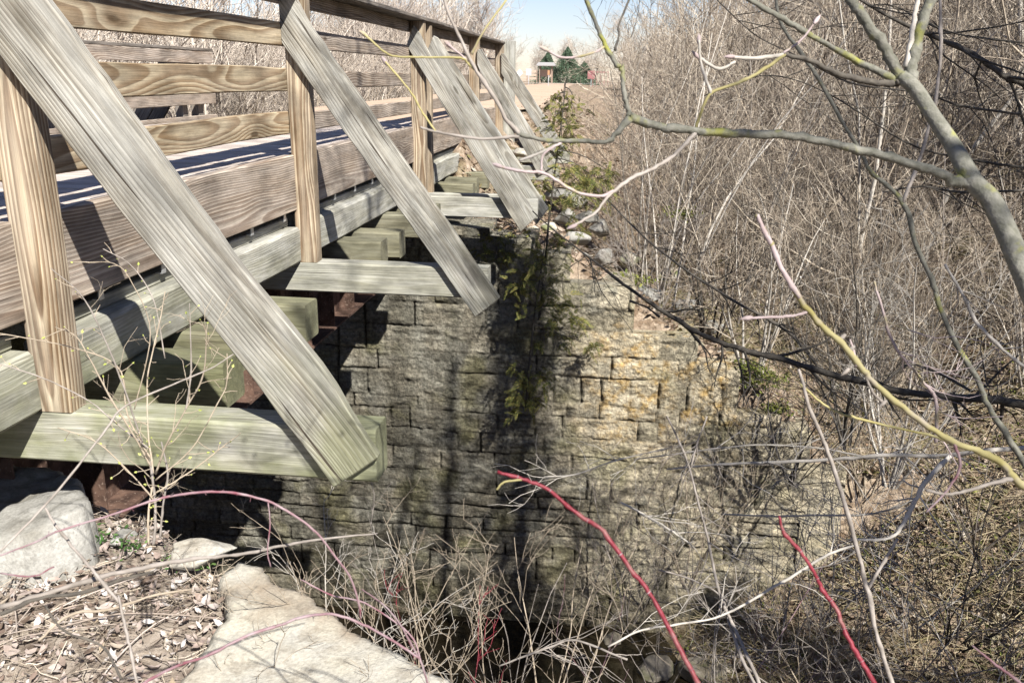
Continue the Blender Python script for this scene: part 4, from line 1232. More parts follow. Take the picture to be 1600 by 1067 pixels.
# brambles
def thorns(path, root, seed, mat):
    rg = np.random.default_rng(seed); P, R = path
    A = grow(P[None], R[None], 26, .012, 70, rg, 2, .02, 0, .0, .6, .0008, tip=.2); g = Geo(); tubes(g, *A, k=3); g.build('thorns', mat, root)['kind'] = 'stuff'
r, ps = plant('bramble_arch', 'purple-pink bramble stem arching from the leaf litter over the wall', 'bramble', (40, 850), 1.55, [
 ('stem', [(0, 868, 1.5, 4), (57, 846, 1.55, 4.5), (92, 829, 1.6, 5), (166, 807, 1.62, 5), (236, 783, 1.65, 5.5), (284, 772, 1.68, 6), (337, 768, 1.7, 6), (376, 772, 1.72, 6), (420, 783, 1.74, 6), (459, 805, 1.76, 5.5), (494, 831, 1.78, 5), (525, 871, 1.8, 5), (547, 901, 1.82, 5), (560, 941, 1.84, 5), (564, 967, 1.86, 5)], B_BRAM),
 ('stem', [(419, 785, 1.74, 3), (422, 820, 1.74, 3), (418, 862, 1.74, 3), (423, 885, 1.74, 2.5)], B_BRAM)])
thorns(ps[0], r, 3, B_BRAM)
r, ps = plant('bramble', 'grey-pink bramble stem lying over the concrete slab', 'bramble', (227, 1065), 1.5, [
 ('stem', [(170, 1110, 1.45, 7), (227, 1065, 1.5, 7), (284, 1037, 1.55, 7), (324, 1024, 1.58, 7), (385, 993, 1.62, 7), (437, 976, 1.65, 7), (481, 962, 1.66, 7), (525, 960, 1.66, 6), (569, 976, 1.67, 6), (608, 997, 1.66, 6), (656, 1028, 1.64, 5)], B_BRAM)])
thorns(ps[0], r, 4, B_GREY)
r, ps = plant('bramble', 'short purplish bramble dropping past the slab edge', 'bramble', (690, 1060), 1.9, [
 ('stem', [(565, 920, 1.9, 3), (600, 945, 1.9, 4), (625, 975, 1.9, 4.5), (645, 1010, 1.9, 5), (660, 1040, 1.9, 5), (672, 1080, 1.9, 5)], B_BRAM),
 ('stem', [(470, 905, 1.95, 3), (520, 930, 1.95, 4), (570, 942, 1.92, 4), (640, 990, 1.9, 4), (660, 1040, 1.9, 4)], B_BRAM)])
# dead sticks on the ledge
STK = [
 ([(0, 949, 1.62, 10), (87, 923, 1.66, 9), (175, 897, 1.7, 9), (262, 879, 1.74, 8), (324, 871, 1.78, 7), (385, 864, 1.84, 6), (437, 853, 1.9, 5), (503, 842, 2.0, 4), (590, 833, 2.1, 3)], B_GREY, 'long grey dead stick reaching from the left edge past the rubble'),
 ([(70, 792, 1.7, 4), (92, 827, 1.68, 5), (131, 875, 1.64, 6), (153, 900, 1.62, 6), (190, 945, 1.6, 5)], B_GREY, 'short brown stick leaning on the grey stone block'),
 ([(0, 862, 1.5, 4), (66, 794, 1.55, 4), (112, 740, 1.62, 4), (165, 672, 1.7, 3.5), (195, 635, 1.76, 3), (265, 603, 1.85, 3), (330, 575, 1.95, 2.5), (365, 553, 2.0, 2)], B_GREY, 'pale bent stick slanting up across the nearest outrigger'),
 ([(0, 960, 1.58, 8), (60, 935, 1.62, 7), (130, 925, 1.66, 7), (190, 905, 1.7, 6), (240, 893, 1.74, 5)], B_DARK, 'dark thin stick beside the longest stick on the ledge'),
 ([(60, 1000, 1.5, 4), (110, 960, 1.55, 5), (170, 952, 1.6, 5), (240, 930, 1.66, 4), (300, 920, 1.7, 3)], B_TAN, 'brown twig lying across the dead leaves'),
 ([(0, 895, 1.6, 4), (50, 900, 1.6, 4), (85, 885, 1.62, 3)], B_BRAM, 'little reddish twig at the left edge by the block'),
 ([(185, 930, 1.6, 4), (196, 980, 1.56, 5), (205, 1020, 1.52, 5), (215, 1075, 1.48, 5)], B_GREY, 'grey twig pointing straight down the leaf litter'),
 ([(70, 945, 1.55, 4), (100, 985, 1.52, 4), (160, 1010, 1.5, 4), (190, 1060, 1.46, 4)], B_DARK, 'blackish crooked twig in the lower left leaf litter'),
]
for pts, m, lb in STK: plant('stick', lb, 'stick', (pts[0][0], pts[0][1]), pts[0][2], [('stem', pts, m)])
# dark fallen trunk across the middle distance
d = 5.4
r, ps = plant('fallen_branch', 'dark fallen branch slanting from the cedar down across the wall top', 'fallen branch', (1600, 632), 5.0, [
 ('stem', [(832, 330, 6.3, 2), (850, 347, 6.3, 2.5), (899, 386, 6.2, 3.5), (944, 420, 6.1, 5), (992, 457, 6.0, 6), (1037, 487, 5.9, 8), (1082, 515, 5.8, 9), (1124, 534, 5.7, 9), (1169, 549, 5.6, 10), (1225, 562, 5.5, 11), (1286, 581, 5.4, 12), (1345, 596, 5.3, 12), (1408, 611, 5.2, 13), (1472, 619, 5.1, 13), (1535, 623, 5.0, 14), (1600, 632, 5.0, 15), (1720, 650, 4.9, 16)], B_DARK),
 ('branch', [(944, 307, 6.2, 2), (1007, 371, 6.1, 3.5), (1075, 424, 6.0, 4), (1150, 472, 5.9, 5), (1206, 502, 5.8, 6), (1243, 529, 5.7, 5), (1281, 577, 5.6, 4)], B_DARK),
 ('branch', [(984, 470, 6.0, 4), (1010, 480, 6.0, 3), (1030, 495, 5.95, 4)], B_DARK),
 ('branch', [(1380, 600, 5.2, 5), (1420, 570, 5.2, 4), (1470, 585, 5.2, 5), (1520, 612, 5.1, 6)], B_DARK)])
sub(ps[0], r, 'branches', B_DARK, 26, .5, 45, 5, 6, .1, .003, 0, .2, 4)
sub(ps[1], r, 'branches', B_DARK, 12, .35, 45, 6, 6, .1, .003, 0, .2, 3)
d = 5.0
r, ps = plant('dark_branch', 'black leafless branch crossing behind the tree fork at top right', 'branch', (1600, 127), d, [
 ('stem', [(1330, -12, d, 5), (1345, 0, d, 5), (1404, 34, d, 6), (1472, 63, d, 8), (1527, 89, d, 9), (1573, 122, d, 10), (1600, 130, d, 11), (1700, 160, d, 12)], B_DARK),
 ('branch', [(1120, 0, d, 2), (1180, 55, d, 2), (1240, 85, d, 2), (1330, 130, d, 3), (1440, 145, d, 3), (1500, 165, d, 4), (1600, 180, d, 4)], B_DARK),
 ('branch', [(1100, 150, d, 2), (1200, 118, d, 2), (1300, 150, d, 2), (1420, 225, d, 3), (1520, 250, d, 4), (1600, 262, d, 4)], B_DARK),
 ('branch', [(1380, 300, d, 3), (1440, 292, d, 3), (1500, 300, d, 4), (1600, 298, d, 4)], B_DARK),
 ('branch', [(1330, 20, d, 2), (1390, 8, d, 2), (1480, 50, d, 3), (1600, 68, d, 3)], B_DARK)], tail=(6.2, 1.5, -3.2))
for i in range(5): sub(ps[i], r, 'branches', B_DARK, 9, .8, 40, 15+i, 6, .05, .0025, 0, .16, 3)
d = 3.2
WH = [
 ([(1042, 733, 3.6, 3), (1120, 726, 3.5, 4), (1206, 722, 3.4, 6), (1300, 718, 3.3, 6), (1381, 711, 3.2, 7), (1460, 712, 3.2, 7), (1534, 705, 3.1, 8), (1620, 698, 3.1, 9)], B_PALE, 'pale dead branch running level across the right end of the wall'),
 ([(990, 718, 3.7, 2), (1080, 706, 3.6, 3), (1180, 695, 3.5, 3), (1280, 700, 3.5, 3), (1360, 716, 3.4, 4)], B_PALE, 'thin pale branch just above the level dead branch'),
 ([(1127, 803, 3.4, 3), (1200, 806, 3.3, 3.5), (1272, 805, 3.2, 4), (1359, 803, 3.1, 4), (1416, 786, 3.0, 4), (1440, 770, 3.0, 5)], B_PALE, 'thin whitish branch below the level dead branch'),
 ([(1486, 712, 2.8, 8), (1447, 751, 2.8, 8), (1427, 790, 2.8, 8), (1412, 816, 2.8, 7), (1395, 838, 2.8, 6), (1370, 843, 2.8, 5), (1330, 842, 2.8, 4)], B_PALE, 'crooked whitish limb hooking down right of the wall'),
 ([(1476, 413, 3, 4), (1501, 455, 3, 5), (1527, 505, 3, 6), (1564, 543, 3, 6), (1600, 573, 3, 6), (1640, 600, 3, 6)], B_PALE, 'pale stem leaning at the far right edge'),
 ([(1366, 440, 2.4, 4), (1378, 480, 2.4, 5), (1398, 540, 2.4, 5), (1437, 590, 2.4, 5), (1462, 625, 2.4, 6), (1462, 690, 2.4, 6)], B_PINK, 'purplish curved twig right of the yellow twig'),
 ([(950, 1010, 2.6, 3), (1000, 985, 2.6, 4), (1060, 975, 2.6, 4), (1130, 960, 2.6, 4), (1230, 905, 2.6, 5), (1290, 868, 2.6, 5), (1340, 850, 2.6, 4)], B_PALE, 'long whitish twig slanting up over the creek bank'),
 ([(1030, 890, 3, 3), (1080, 905, 3, 3), (1125, 930, 3, 4), (1140, 975, 2.9, 5), (1160, 1030, 2.8, 6), (1185, 1080, 2.7, 7)], B_GREY, 'grey stem rising from the creek bank before the wall foot'),
 ([(1042, 650, 3, 3), (1072, 715, 3, 4), (1090, 780, 3, 4), (1108, 850, 3, 5), (1122, 920, 2.9, 6), (1140, 965, 2.9, 6), (1170, 1030, 2.8, 7), (1195, 1090, 2.7, 8)], B_GREY, 'tall thin stem crossing the pale part of the wall'),
 ([(1105, 650, 3, 3), (1090, 690, 3, 3), (1080, 730, 3, 4)], B_GREY, 'short slanting twig on the pale part of the wall'),
 ([(780, 1040, 2.8, 3), (860, 1010, 2.8, 4), (900, 1000, 2.8, 4), (980, 1030, 2.7, 4)], B_GREY, 'grey twig over the dark creek water'),
 ([(970, 785, 3.1, 4), (1010, 805, 3.1, 4), (1050, 830, 3.1, 4), (1080, 850, 3.1, 3)], B_PALE, 'short white twig before the middle of the wall'),
 ([(1065, 695, 3.1, 1.5), (960, 720, 3.1, 2.5), (900, 741, 3.2, 3), (850, 745, 3.2, 2)], B_PALE, 'fine pale twig lying level on the wall face'),
]
for pts, m, lb in WH:
    r, ps = plant('bare_branch', lb, 'branch', (pts[-1][0], pts[-1][1]), pts[-1][2], [('stem', pts, m)])
    sub(ps[0], r, 'branches', m, 9, .28, 42, int(pts[0][0]), 6, .1, .0013, 0.02, .2, 3)
# ------------------------------------------------------------------ cedars
def frond_cluster(g, c, rg, nf, L, droop=.5, spread=1.0):
    """flat cedar sprays round the point c"""
    for _ in range(int(nf*2)):
        nf_ = 0
        d = unit(rg.normal(size=3)*np.array([1, 1, .5])*spread+np.array([0, -.25, -droop*.6]))
        nrm = unit(np.cross(d, rg.normal(size=3)))
        side = np.cross(nrm, d)
        l = L*rg.uniform(.4, .95); n = 17
        t = np.linspace(.06, 1, n)
        ax = c+rg.normal(scale=L*.28, size=3)+d*(t*l)[:, None]+np.array([0, 0, -droop*.35])*(t*t*l)[:, None]
        V = []; 
        for k in range(n):
            for s_ in (-1, 1):
                pl = l*.27*(1-t[k])**.6*rg.uniform(.6, 1.15)+.008
                dd = unit(d*.8+side*s_*.75+rg.normal(scale=.12, size=3))
                w_ = .0028+.0022*rg.uniform()
                b_ = ax[k]; q = unit(np.cross(dd, nrm))*w_
                V += [b_-q*.6, b_+dd*pl*.55-q, b_+dd*pl, b_+dd*pl*.5+q]
        V = np.array(V); F = np.arange(len(V)).reshape(-1, 4)
        g.add(V, F)

def cedar(name, trunkpx, Y, clusters, label, seed, r0=.018, bys=None):
    P = np.array([aty(x, y, Y) for x, y in trunkpx])
    root = empty(name, tuple(P[-1])); tag(root, label, 'cedar')
    Q = spline(P, 30); g = Geo(); tubes(g, Q, np.linspace(.004, r0, 30), 6); g.build('trunk', B_DARK, root)
    rg = np.random.default_rng(seed)
    gb = Geo(); gf = Geo()
    for (x, y, dy, n, L) in clusters:
        c = aty(x, y, Y+dy)
        k = int(np.argmin(np.linalg.norm(Q-c-np.array([0, 0, .12]), axis=1))); a = Q[k]
        m = (a+c)/2+np.array([0, 0, .04])
        tubes(gb, spline(np.array([a, m, c]), 6), np.linspace(.007, .003, 6), 4)
        frond_cluster(gf, c, rg, n, L, .6)
    gb.build('branches', B_DARK, root)
    V, F = gf.get(); mk('foliage', V, F, L_CEDAR, root, smooth=False)
cedar('cedar_sapling', [(884, 128), (881, 160), (876, 200), (870, 245), (863, 300), (857, 350), (853, 400), (848, 455), (842, 500)], 6.75,
      [(880, 150, 0, 5, .10), (866, 160, 0, 6, .12), (898, 158, 0, 6, .12), (872, 178, 0, 10, .16), (895, 175, .1, 9, .15), (862, 195, 0, 9, .16), (888, 200, 0, 12, .18), (878, 218, 0, 12, .18), (898, 216, .1, 8, .14),
       (868, 240, 0, 7, .15), (850, 290, -.1, 12, .2), (885, 270, 0, 16, .22), (905, 285, .1, 20, .24), (925, 275, .2, 18, .24), (940, 292, .2, 14, .22), (915, 312, .2, 14, .22), (880, 315, 0, 12, .2), (948, 265, .2, 8, .16),
       (900, 350, .1, 10, .18), (872, 380, 0, 10, .18), (838, 395, -.1, 10, .18)],
      'young cedar rising above the wall beside the last outriggers of the bridge', 1)
cedar('hanging_cedar', [(852, 372), (846, 420), (838, 470), (832, 520), (826, 580), (822, 640)], 6.55,
      [(845, 410, 0, 12, .2), (822, 432, 0, 14, .2), (868, 428, .1, 12, .2), (808, 448, 0, 10, .18), (855, 462, 0, 16, .22), (885, 470, .1, 12, .2), (815, 480, 0, 6, .16), (868, 500, .1, 14, .2), (902, 500, .2, 12, .18), (925, 540, .2, 10, .18), (885, 530, .1, 8, .18), (838, 540, 0, 6, .16),
       (800, 578, 0, 9, .18), (822, 596, 0, 14, .2), (848, 585, 0, 12, .2), (812, 622, 0, 14, .2), (835, 628, 0, 10, .18), (860, 600, 0, 9, .18), (805, 645, 0, 6, .14)],
      'hanging olive cedar growing down the shaded middle of the stone wall', 2)
cedar('creeping_cedar', [(790, 372), (775, 380), (762, 388), (750, 395)], 7.1,
      [(745, 380, 0, 8, .14), (765, 372, -.1, 10, .16), (788, 375, -.1, 12, .16), (808, 385, 0, 10, .16), (790, 398, -.2, 10, .16), (775, 410, -.3, 6, .14), (830, 372, .1, 10, .16), (750, 398, -.2, 6, .14)],
      'low spreading cedar on the leafy ledge just below the third outrigger', 3, r0=.01)
# trees outside the picture whose shade falls across the wall
def shade_cedar(x, y, h, r, seed, label):
    rg = np.random.default_rng(seed); z = Hs(x, y)
    root = empty('cedar_tree', (x, y, z)); tag(root, label, 'cedar')
    g = Geo(); tubes(g, [[[x, y, z-.2], [x+.1, y, z+h*.5], [x, y, z+h]]], [[.11, .08, .03]], 7); g.build('trunk', B_DARK, root)
    n = 6500; t = rg.uniform(.12, 1, n); a = rg.uniform(0, 6.28, n)
    cl = .25+.95*(np.sin(a*2+t*17)*.5+.5)*(np.sin(t*43+a*3)*.5+.5)
    rr = r*(1-t*.75)*cl*1.5*np.sqrt(rg.uniform(0, 1, n))
    c = np.stack([x+rr*np.cos(a), y+rr*np.sin(a), z+t*h-rr*.3], -1)
    d = unit(rg.normal(size=(n, 3))); s_ = rg.uniform(.06, .16, n)[:, None]; e = unit(np.cross(d, rg.normal(size=(n, 3))))
    V = np.stack([c-d*s_*.5-e*s_*.25, c+d*s_*.5, c-d*s_*.5+e*s_*.25], 1).reshape(-1, 3)
    mk('crown', V, np.arange(n*3).reshape(-1, 3), L_CEDAR, root)
shade_cedar(5.95, -.15, 12.8, 1.75, 5, 'tall narrow cedar on the bank to the right of the camera')
bigtree('leafless_tree', 4.45, -.6, 13, 21, 'straight leafless tree on the bank right of the camera, shading the wall', rad=.15, stems=1, lean=.0, m=(22, 5, 3), bl=.26)
bigtree('leafless_tree', 5.6, -1.4, 13, 29, 'leaning leafless tree on the bank right of the camera, shading the wall', rad=.13, stems=2, lean=.05, m=(20, 5, 3), bl=.34)
shade_cedar(9.1, -1.2, 8.2, 1.5, 6, 'shorter bushy cedar on the bank right of the tall narrow cedar')
bigtree('leafless_tree', 6.6, -2.3, 14.5, 33, 'spreading leafless tree behind the cedars that dapples the wall', rad=.10, stems=3, lean=.16, m=(18, 7, 5), bl=.55)
bigtree('leafless_tree', 7.0, -1.6, 12.5, 27, 'many-limbed leafless tree between the two cedars right of the camera', rad=.09, stems=3, lean=.12, m=(20, 6, 4), bl=.5)
bigtree('leafless_tree', 9.9, -2.2, 12.0, 23, 'second leafless tree farther right of the camera, shading the wall', rad=.12, stems=2, lean=.1, m=(20, 6, 3), bl=.6)

# ------------------------------------------------------------------ leaf litter, grass and moss
def leaves(name, X, Y, Z, size, seed, mat, label, nrm=None, lift=.02, tilt=.45, kind='stuff'):
    rg = np.random.default_rng(seed); n = len(X)
    a = rg.uniform(0, 6.28, n); up = unit(np.stack([rg.normal(scale=tilt, size=n), rg.normal(scale=tilt, size=n), np.ones(n)], -1)+(0 if nrm is None else nrm))
    d = unit(np.cross(up, np.stack([np.cos(a), np.sin(a), 0*a], -1))); s_ = np.cross(up, d)
    L = size*(.35+1.3*rg.uniform(0, 1, n)**2)[:, None]; W = L*rg.uniform(.28, .5, n)[:, None]
    C = np.stack([X, Y, Z+rg.uniform(0, lift, n)], -1); cu = L*rg.uniform(-.15, .35, n)[:, None]
    P = [C-d*L*.5+up*cu*.6, C-d*L*.12-s_*W*.5+up*cu*.2, C+d*L*.2-s_*W*.42, C+d*L*.5+up*cu*.6, C+d*L*.2+s_*W*.42+up*cu*.3, C-d*L*.12+s_*W*.5+up*cu*.5, C-d*L*.1-up*cu*.1, C+d*L*.2-up*cu*.1]
    V = np.stack(P, 1).reshape(-1, 3)
    f = np.array([[0, 1, 6], [0, 6, 5], [1, 2, 6], [2, 7, 6], [2, 3, 7], [3, 4, 7], [4, 5, 7], [5, 6, 7]])
    F = (f[None]+(np.arange(n)*8)[:, None, None]).reshape(-1, 3)
    return tag(mk(name, V, F, mat), label, 'leaf litter', kind=kind)
rg = np.random.default_rng(77)
X = rg.uniform(-1.4, 1.3, 11000); Y = rg.uniform(-1.9, .40, 11000)
SL = np.array([atz(x, y, -1.27)[:2] for x, y in [(355, 880), (440, 918), (525, 968), (700, 1080), (860, 1190), (255, 1190), (270, 1080), (310, 1040), (340, 1000), (352, 950)]])
def inside(P, x, y):
    r = np.zeros(len(x), bool)
    for a, b in zip(P, np.roll(P, -1, 0)):
        r ^= ((a[1] > y) != (b[1] > y)) & (x < (b[0]-a[0])*(y-a[1])/(b[1]-a[1]+1e-12)+a[0])
    return r
e = (X-.54)*.545+(Y-.1)*.838
k = (e < -.02) & ~inside(SL, X, Y)
X, Y = X[k], Y[k]
leaves('leaf_litter', X, Y, near_z(X, Y), .040, 1, L_LEDGE, 'pinkish brown dead leaves and chips covering the near ledge', lift=.05, tilt=.5)
# twig scraps in the litter
def scraps(name, X, Y, Z, L, r, seed, mat, label, tilt=.12, lift=.04, cat='twigs'):
    rg = np.random.default_rng(seed); n = len(X); a = rg.uniform(0, 6.28, n)
    d = unit(np.stack([np.cos(a), np.sin(a), rg.normal(scale=tilt, size=n)], -1)); l = (L*rg.uniform(.3, 1.3, n))[:, None]
    C = np.stack([X, Y, Z+rg.uniform(0, lift, n)], -1); o = unit(rg.normal(size=(n, 3)))*l*.07
    P = np.stack([C-d*l*.5, C-d*l*.15+o, C+d*l*.2-o*.6, C+d*l*.5], 1)
    R = (r*rg.uniform(.5, 1.4, n))[:, None]*np.array([1, .95, .8, .5])[None]
    g = Geo(); tubes(g, P, R, 4); V, F = g.get()
    return tag(mk(name, V, F, mat), label, cat, kind='stuff')
k = rg.uniform(size=len(X)) < .26
scraps('twig_litter', X[k], Y[k], near_z(X[k], Y[k])+.015, .16, .0016, 2, T_TAN, 'short dry twigs and stalks scattered over the near ledge')
cx_ = rg.uniform(4.75, 6.2, 2600); cy_ = rg.uniform(6.6, 7.7, 2600)
leaves('leaf_litter', cx_, cy_, H(cx_, cy_), .08, 13, L_BANK, 'leaf litter caught on the earth bank at the wall end', lift=.08, tilt=1.0)
# long dead stems lying on the ledge
rgs = np.random.default_rng(91); g = Geo()
for i in range(70):
    x, y = rgs.uniform(-1.3, .9), rgs.uniform(-1.7, .3)
    if (x-.54)*.545+(y-.1)*.838 > -.1: continue
    a = rgs.normal(.5, .7); l = rgs.uniform(.25, .8)
    P = np.array([[x+math.cos(a)*l*t_, y+math.sin(a)*l*t_, 0] for t_ in np.linspace(-.5, .5, 6)])
    P[:, :2] += rgs.normal(scale=.012, size=(6, 2)); P[:, 2] = near_z(P[:, 0], P[:, 1])+.02+rgs.uniform(0, .03)+np.array([0, .01, .02, .015, .01, 0])
    if inside(SL, P[:, 0], P[:, 1]).any() or ((P[:, 0]-.54)*.545+(P[:, 1]-.1)*.838).max() > -.03: continue
    tubes(g, spline(P, 10), rgs.uniform(.0015, .0035)*np.linspace(1.1, .7, 10), 5)
tag(g.build('dead_stems', T_GREY), 'long grey dead stems lying criss-cross on the leaf litter of the near ledge', 'twigs', kind='stuff')
# slopes
n = 60000
X = rg.uniform(-.4, 12, n); Y = 4.2+rg.exponential(6, n); k = (Y < 26) & ~((X < 3.4) & (Y < 7.1)) & ~((X > 3.4) & (X < 4.78) & (Y < 7.12) & (Y > 6.9)) 
X, Y = X[k], Y[k]; Z = H(X, Y)
k = Z > -6.15; X, Y, Z = X[k], Y[k], Z[k]
inwall = (X < 4.78) & (Y > 6.9) & (Y < 7.78)
Z = np.where(inwall, np.maximum(Z, prof(X)-.02), Z)
leaves('leaf_litter', X, Y, Z, .085, 3, L_BANK, 'dry leaf litter covering the creek bank and the slope beyond the wall', lift=.05, tilt=.5)
n = 16000
X = rg.uniform(2.6, 12, n); Y = 3.6+rg.exponential(5, n); k = (Y < 22) & ~((X < 4.9) & (Y > 6.9) & (Y < 7.9)); X, Y = X[k], Y[k]; Z = H(X, Y); k = Z > -6.2
scraps('dry_stalks', X[k], Y[k], Z[k]+.04, .55, .0032, 4, L_GRASS, 'straw coloured dead stalks lying all over the creek bank', tilt=.45, lift=.22, cat='grass')
n = 14000
X = rg.uniform(2.9, 9, n); Y = rg.uniform(3.2, 9.5, n); Z = H(X, Y); m = (vn(X, Y, .7, 88) > .0) & (Z > -6.2) & ~((X < 4.9) & (Y > 6.9)); 
leaves('moss', X[m], Y[m], Z[m], .05, 6, L_MOSS, 'olive moss and low green growth in patches on the creek bank', lift=.05, tilt=.9)
for (px, py, Y_, n_, s_) in ((1190, 592, 7.15, 900, .28), (985, 440, 7.5, 500, .25), (1065, 335, 8.9, 400, .25), (1165, 575, 7.1, 600, .2), (1215, 640, 7.1, 400, .18)):
    c = aty(px, py, Y_); q = rg.normal(scale=s_*.5, size=(n_, 3))*np.array([1, .6, .35])
    leaves('moss_cushion', c[0]+q[:, 0], c[1]+q[:, 1], c[2]+q[:, 2], .04, int(px), L_MOSS, 'yellow-green moss cushion growing on the stepped wall top' , lift=.03, tilt=1.2)
# low green herbs on the ledge
for i, (px, py) in enumerate(((140, 835), (125, 828), (205, 862), (275, 880), (312, 888), (160, 850))):
    c = atz(px, py, -1.33); n_ = 60; q = rg.normal(scale=.035, size=(n_, 3))*np.array([1, 1, .35])
    leaves('green_herb', c[0]+q[:, 0], c[1]+q[:, 1], c[2]+np.abs(q[:, 2])+.01, .022, 40+i, L_GREEN, 'small green leafy weeds sprouting beside the stone block and stick', lift=.02, tilt=.8)

# ------------------------------------------------------------------ stones by the bridge end
RB = [(820, 235, 11, 30), (845, 262, 10.5, 34), (872, 298, 10, 36), (902, 306, 9.5, 36), (884, 334, 9, 34), (915, 334, 9.5, 34), (860, 350, 8.6, 30), (903, 366, 8.8, 36), (938, 352, 9.5, 38), (778, 352, 8.3, 26), (752, 354, 8.3, 24), (806, 355, 8.3, 28), (832, 358, 8.4, 26), (945, 398, 8.6, 40), (905, 402, 8.3, 36), (985, 402, 9.4, 36), (960, 436, 8.1, 40), (1010, 455, 8.2, 40), (1042, 424, 9.2, 38), (1078, 474, 8.6, 38), (1112, 506, 8.4, 38), (1000, 500, 7.6, 34), (930, 470, 7.6, 36)]
for i, (x, y, Y_, w_) in enumerate(RB):
    c = aty(x, y, Y_); s_ = w_*(Y_+3)/FPX*.5
    rock('riprap_stone', c-np.array([0, 0, s_*.3]), (s_*1.25, s_*1.0, s_*.75), i+20, M_BLOCK if i % 3 else M_ROCK,
         ('pale angular stone heaped beside the last outriggers' if x < 870 and y < 300 else 'light stone on the ledge under the third outrigger' if x < 850 else 'pale stone under the young cedar' if x < 940 and y < 380 else 'mossy grey stone on the stepped slope behind the wall'), 'stone', 'stones tumbled beside the bridge end', rough=.22, sub=3, rot=i*1.3)
for i, (x, y, z, w_, lb) in enumerate([(1120, 1050, -6.1, 90, 'wide grey rock at the water edge at the bottom of the picture'), (1020, 1045, -6.2, 60, 'wet dark rock in the creek below the wall foot'), (1095, 1012, -6.15, 34, 'small rock between the creek and the bank'), (1230, 1045, -5.9, 50, 'rock half buried in the bank right of the widest rock'), (1170, 985, -6.0, 34, 'mossy rock on the bank above the widest rock'), (960, 1000, -6.25, 44, 'low dark rock against the wall foot')]):
    c = atz(x, y, z); s_ = w_*np.linalg.norm(c-CAM)/FPX*.5
    rock('creek_rock', c, (s_*1.2, s_*.9, s_*.55), i+60, M_WETROCK, lb, 'rock', rough=.2, rot=i)

# ------------------------------------------------------------------ shrubs of the near side
def bush(name, base, h, stems, seed, mat, label, cat='shrub', lean=.6, rad=.004, m=(5, 4, 3), rm=.6, spread=.12, twm=None):
    A, B = clump(seed, h, stems, spread, m1=m[0], m2=m[1], m3=m[2], rad=rad, lean=lean, rm=rm, upb=.06)
    root = empty(name, tuple(base)); tag(root, label, cat)
    b = np.array(base)
    V, F = gtub(A, [6]); mk('stems', V+b, F, mat, root)
    V, F = gtub(B, [4, 4, 3]); mk('branches', V+b, F, twm or mat, root)
    return root
def bz(px, py, d, drop):
    p = atd(px, py, d); p[2] -= drop; return p
bush('twiggy_shrub', bz(590, 930, 3.3, .45), 1.0, 8, 201, B_TAN, 'tan twiggy shrub growing below the slab edge', lean=.8, m=(4, 3, 2), rad=.0045)
bush('twiggy_shrub', bz(690, 1040, 3.0, .3), .9, 7, 202, B_TAN, 'tan twiggy shrub in the middle of the bottom edge', lean=.7, m=(4, 3, 2), rad=.0045)
bush('red_twig_shrub', bz(700, 1060, 2.9, .3), .6, 4, 203, B_RED, 'small red-twigged shrub beside the slab tip', lean=.55, rad=.003, m=(3, 2, 0), rm=.6)
bush('twiggy_shrub', bz(830, 1090, 3.2, .3), 1.15, 7, 204, B_TAN, 'yellow-tan shrub standing before the dark creek water', lean=.4, rad=.005, m=(4, 3, 2))
bush('twiggy_shrub', bz(760, 1090, 3.1, .4), 1.1, 5, 205, B_GREY, 'grey stalky shrub left of the creek water', lean=.35, m=(3, 3, 0))
bush('twiggy_shrub', bz(520, 850, 3.3, .5), .8, 6, 206, B_PALE, 'short pale shrub under the foot of the nearest brace', lean=.8, m=(4, 3, 2))
bush('twiggy_shrub', bz(1040, 960, 6.6, .5), 1.4, 4, 207, B_GREY, 'thin greyish shrub against the foot of the wall', lean=.35, rad=.005, m=(3, 2, 0))
bush('red_twig_shrub', bz(1150, 1020, 3.4, .6), 1.1, 4, 208, B_BRAM, 'purplish shrub on the bank at the bottom edge', lean=.4, rad=.004, m=(3, 2, 0))
bush('bank_shrub', bz(1290, 900, 6.6, .3), 1.7, 7, 209, B_GREY, 'tangled grey shrub at the lower right end of the wall', lean=.6, rad=.008, rm=1.2, m=(5, 3, 0))
bush('bank_shrub', bz(1440, 900, 5.8, .3), 1.5, 6, 210, B_PALE, 'tangled pale shrub on the bank right of the grey sapling', lean=.75, rad=.007, rm=1.2, m=(5, 3, 0))
bush('bank_shrub', bz(1540, 780, 6.4, .3), 2.0, 7, 211, B_TAN, 'tan shrub on the bank at the right edge', lean=.6, rad=.009, rm=1.2, m=(5, 3, 2))
bush('bank_shrub', bz(1560, 1040, 4.8, .4), 1.0, 6, 212, B_PALE, 'pale low shrub in the bottom right corner', lean=.9, rad=.006, rm=1., m=(4, 3, 0))
bush('bank_shrub', bz(1300, 1050, 5.2, .3), 1.0, 6, 213, B_TAN, 'low tan shrub near the bottom edge right of the creek', lean=.9, rad=.006, rm=1., m=(4, 3, 0))
bush('wall_shrub', aty(1180, 560, 7.5)-np.array([0, 0, .2]), 2.4, 9, 215, B_PALE, 'clump of pale stems rising from the wall top under the fallen branch', lean=.25, rad=.020, rm=1.4, m=(6, 4, 2), twm=T_TAN)
bush('wall_shrub', aty(1110, 510, 7.9)-np.array([0, 0, .2]), 2.2, 7, 216, B_DARK, 'dark multi-stemmed shrub behind the wall top', lean=.3, rad=.022, rm=1.4, m=(6, 4, 2), twm=T_TAN)

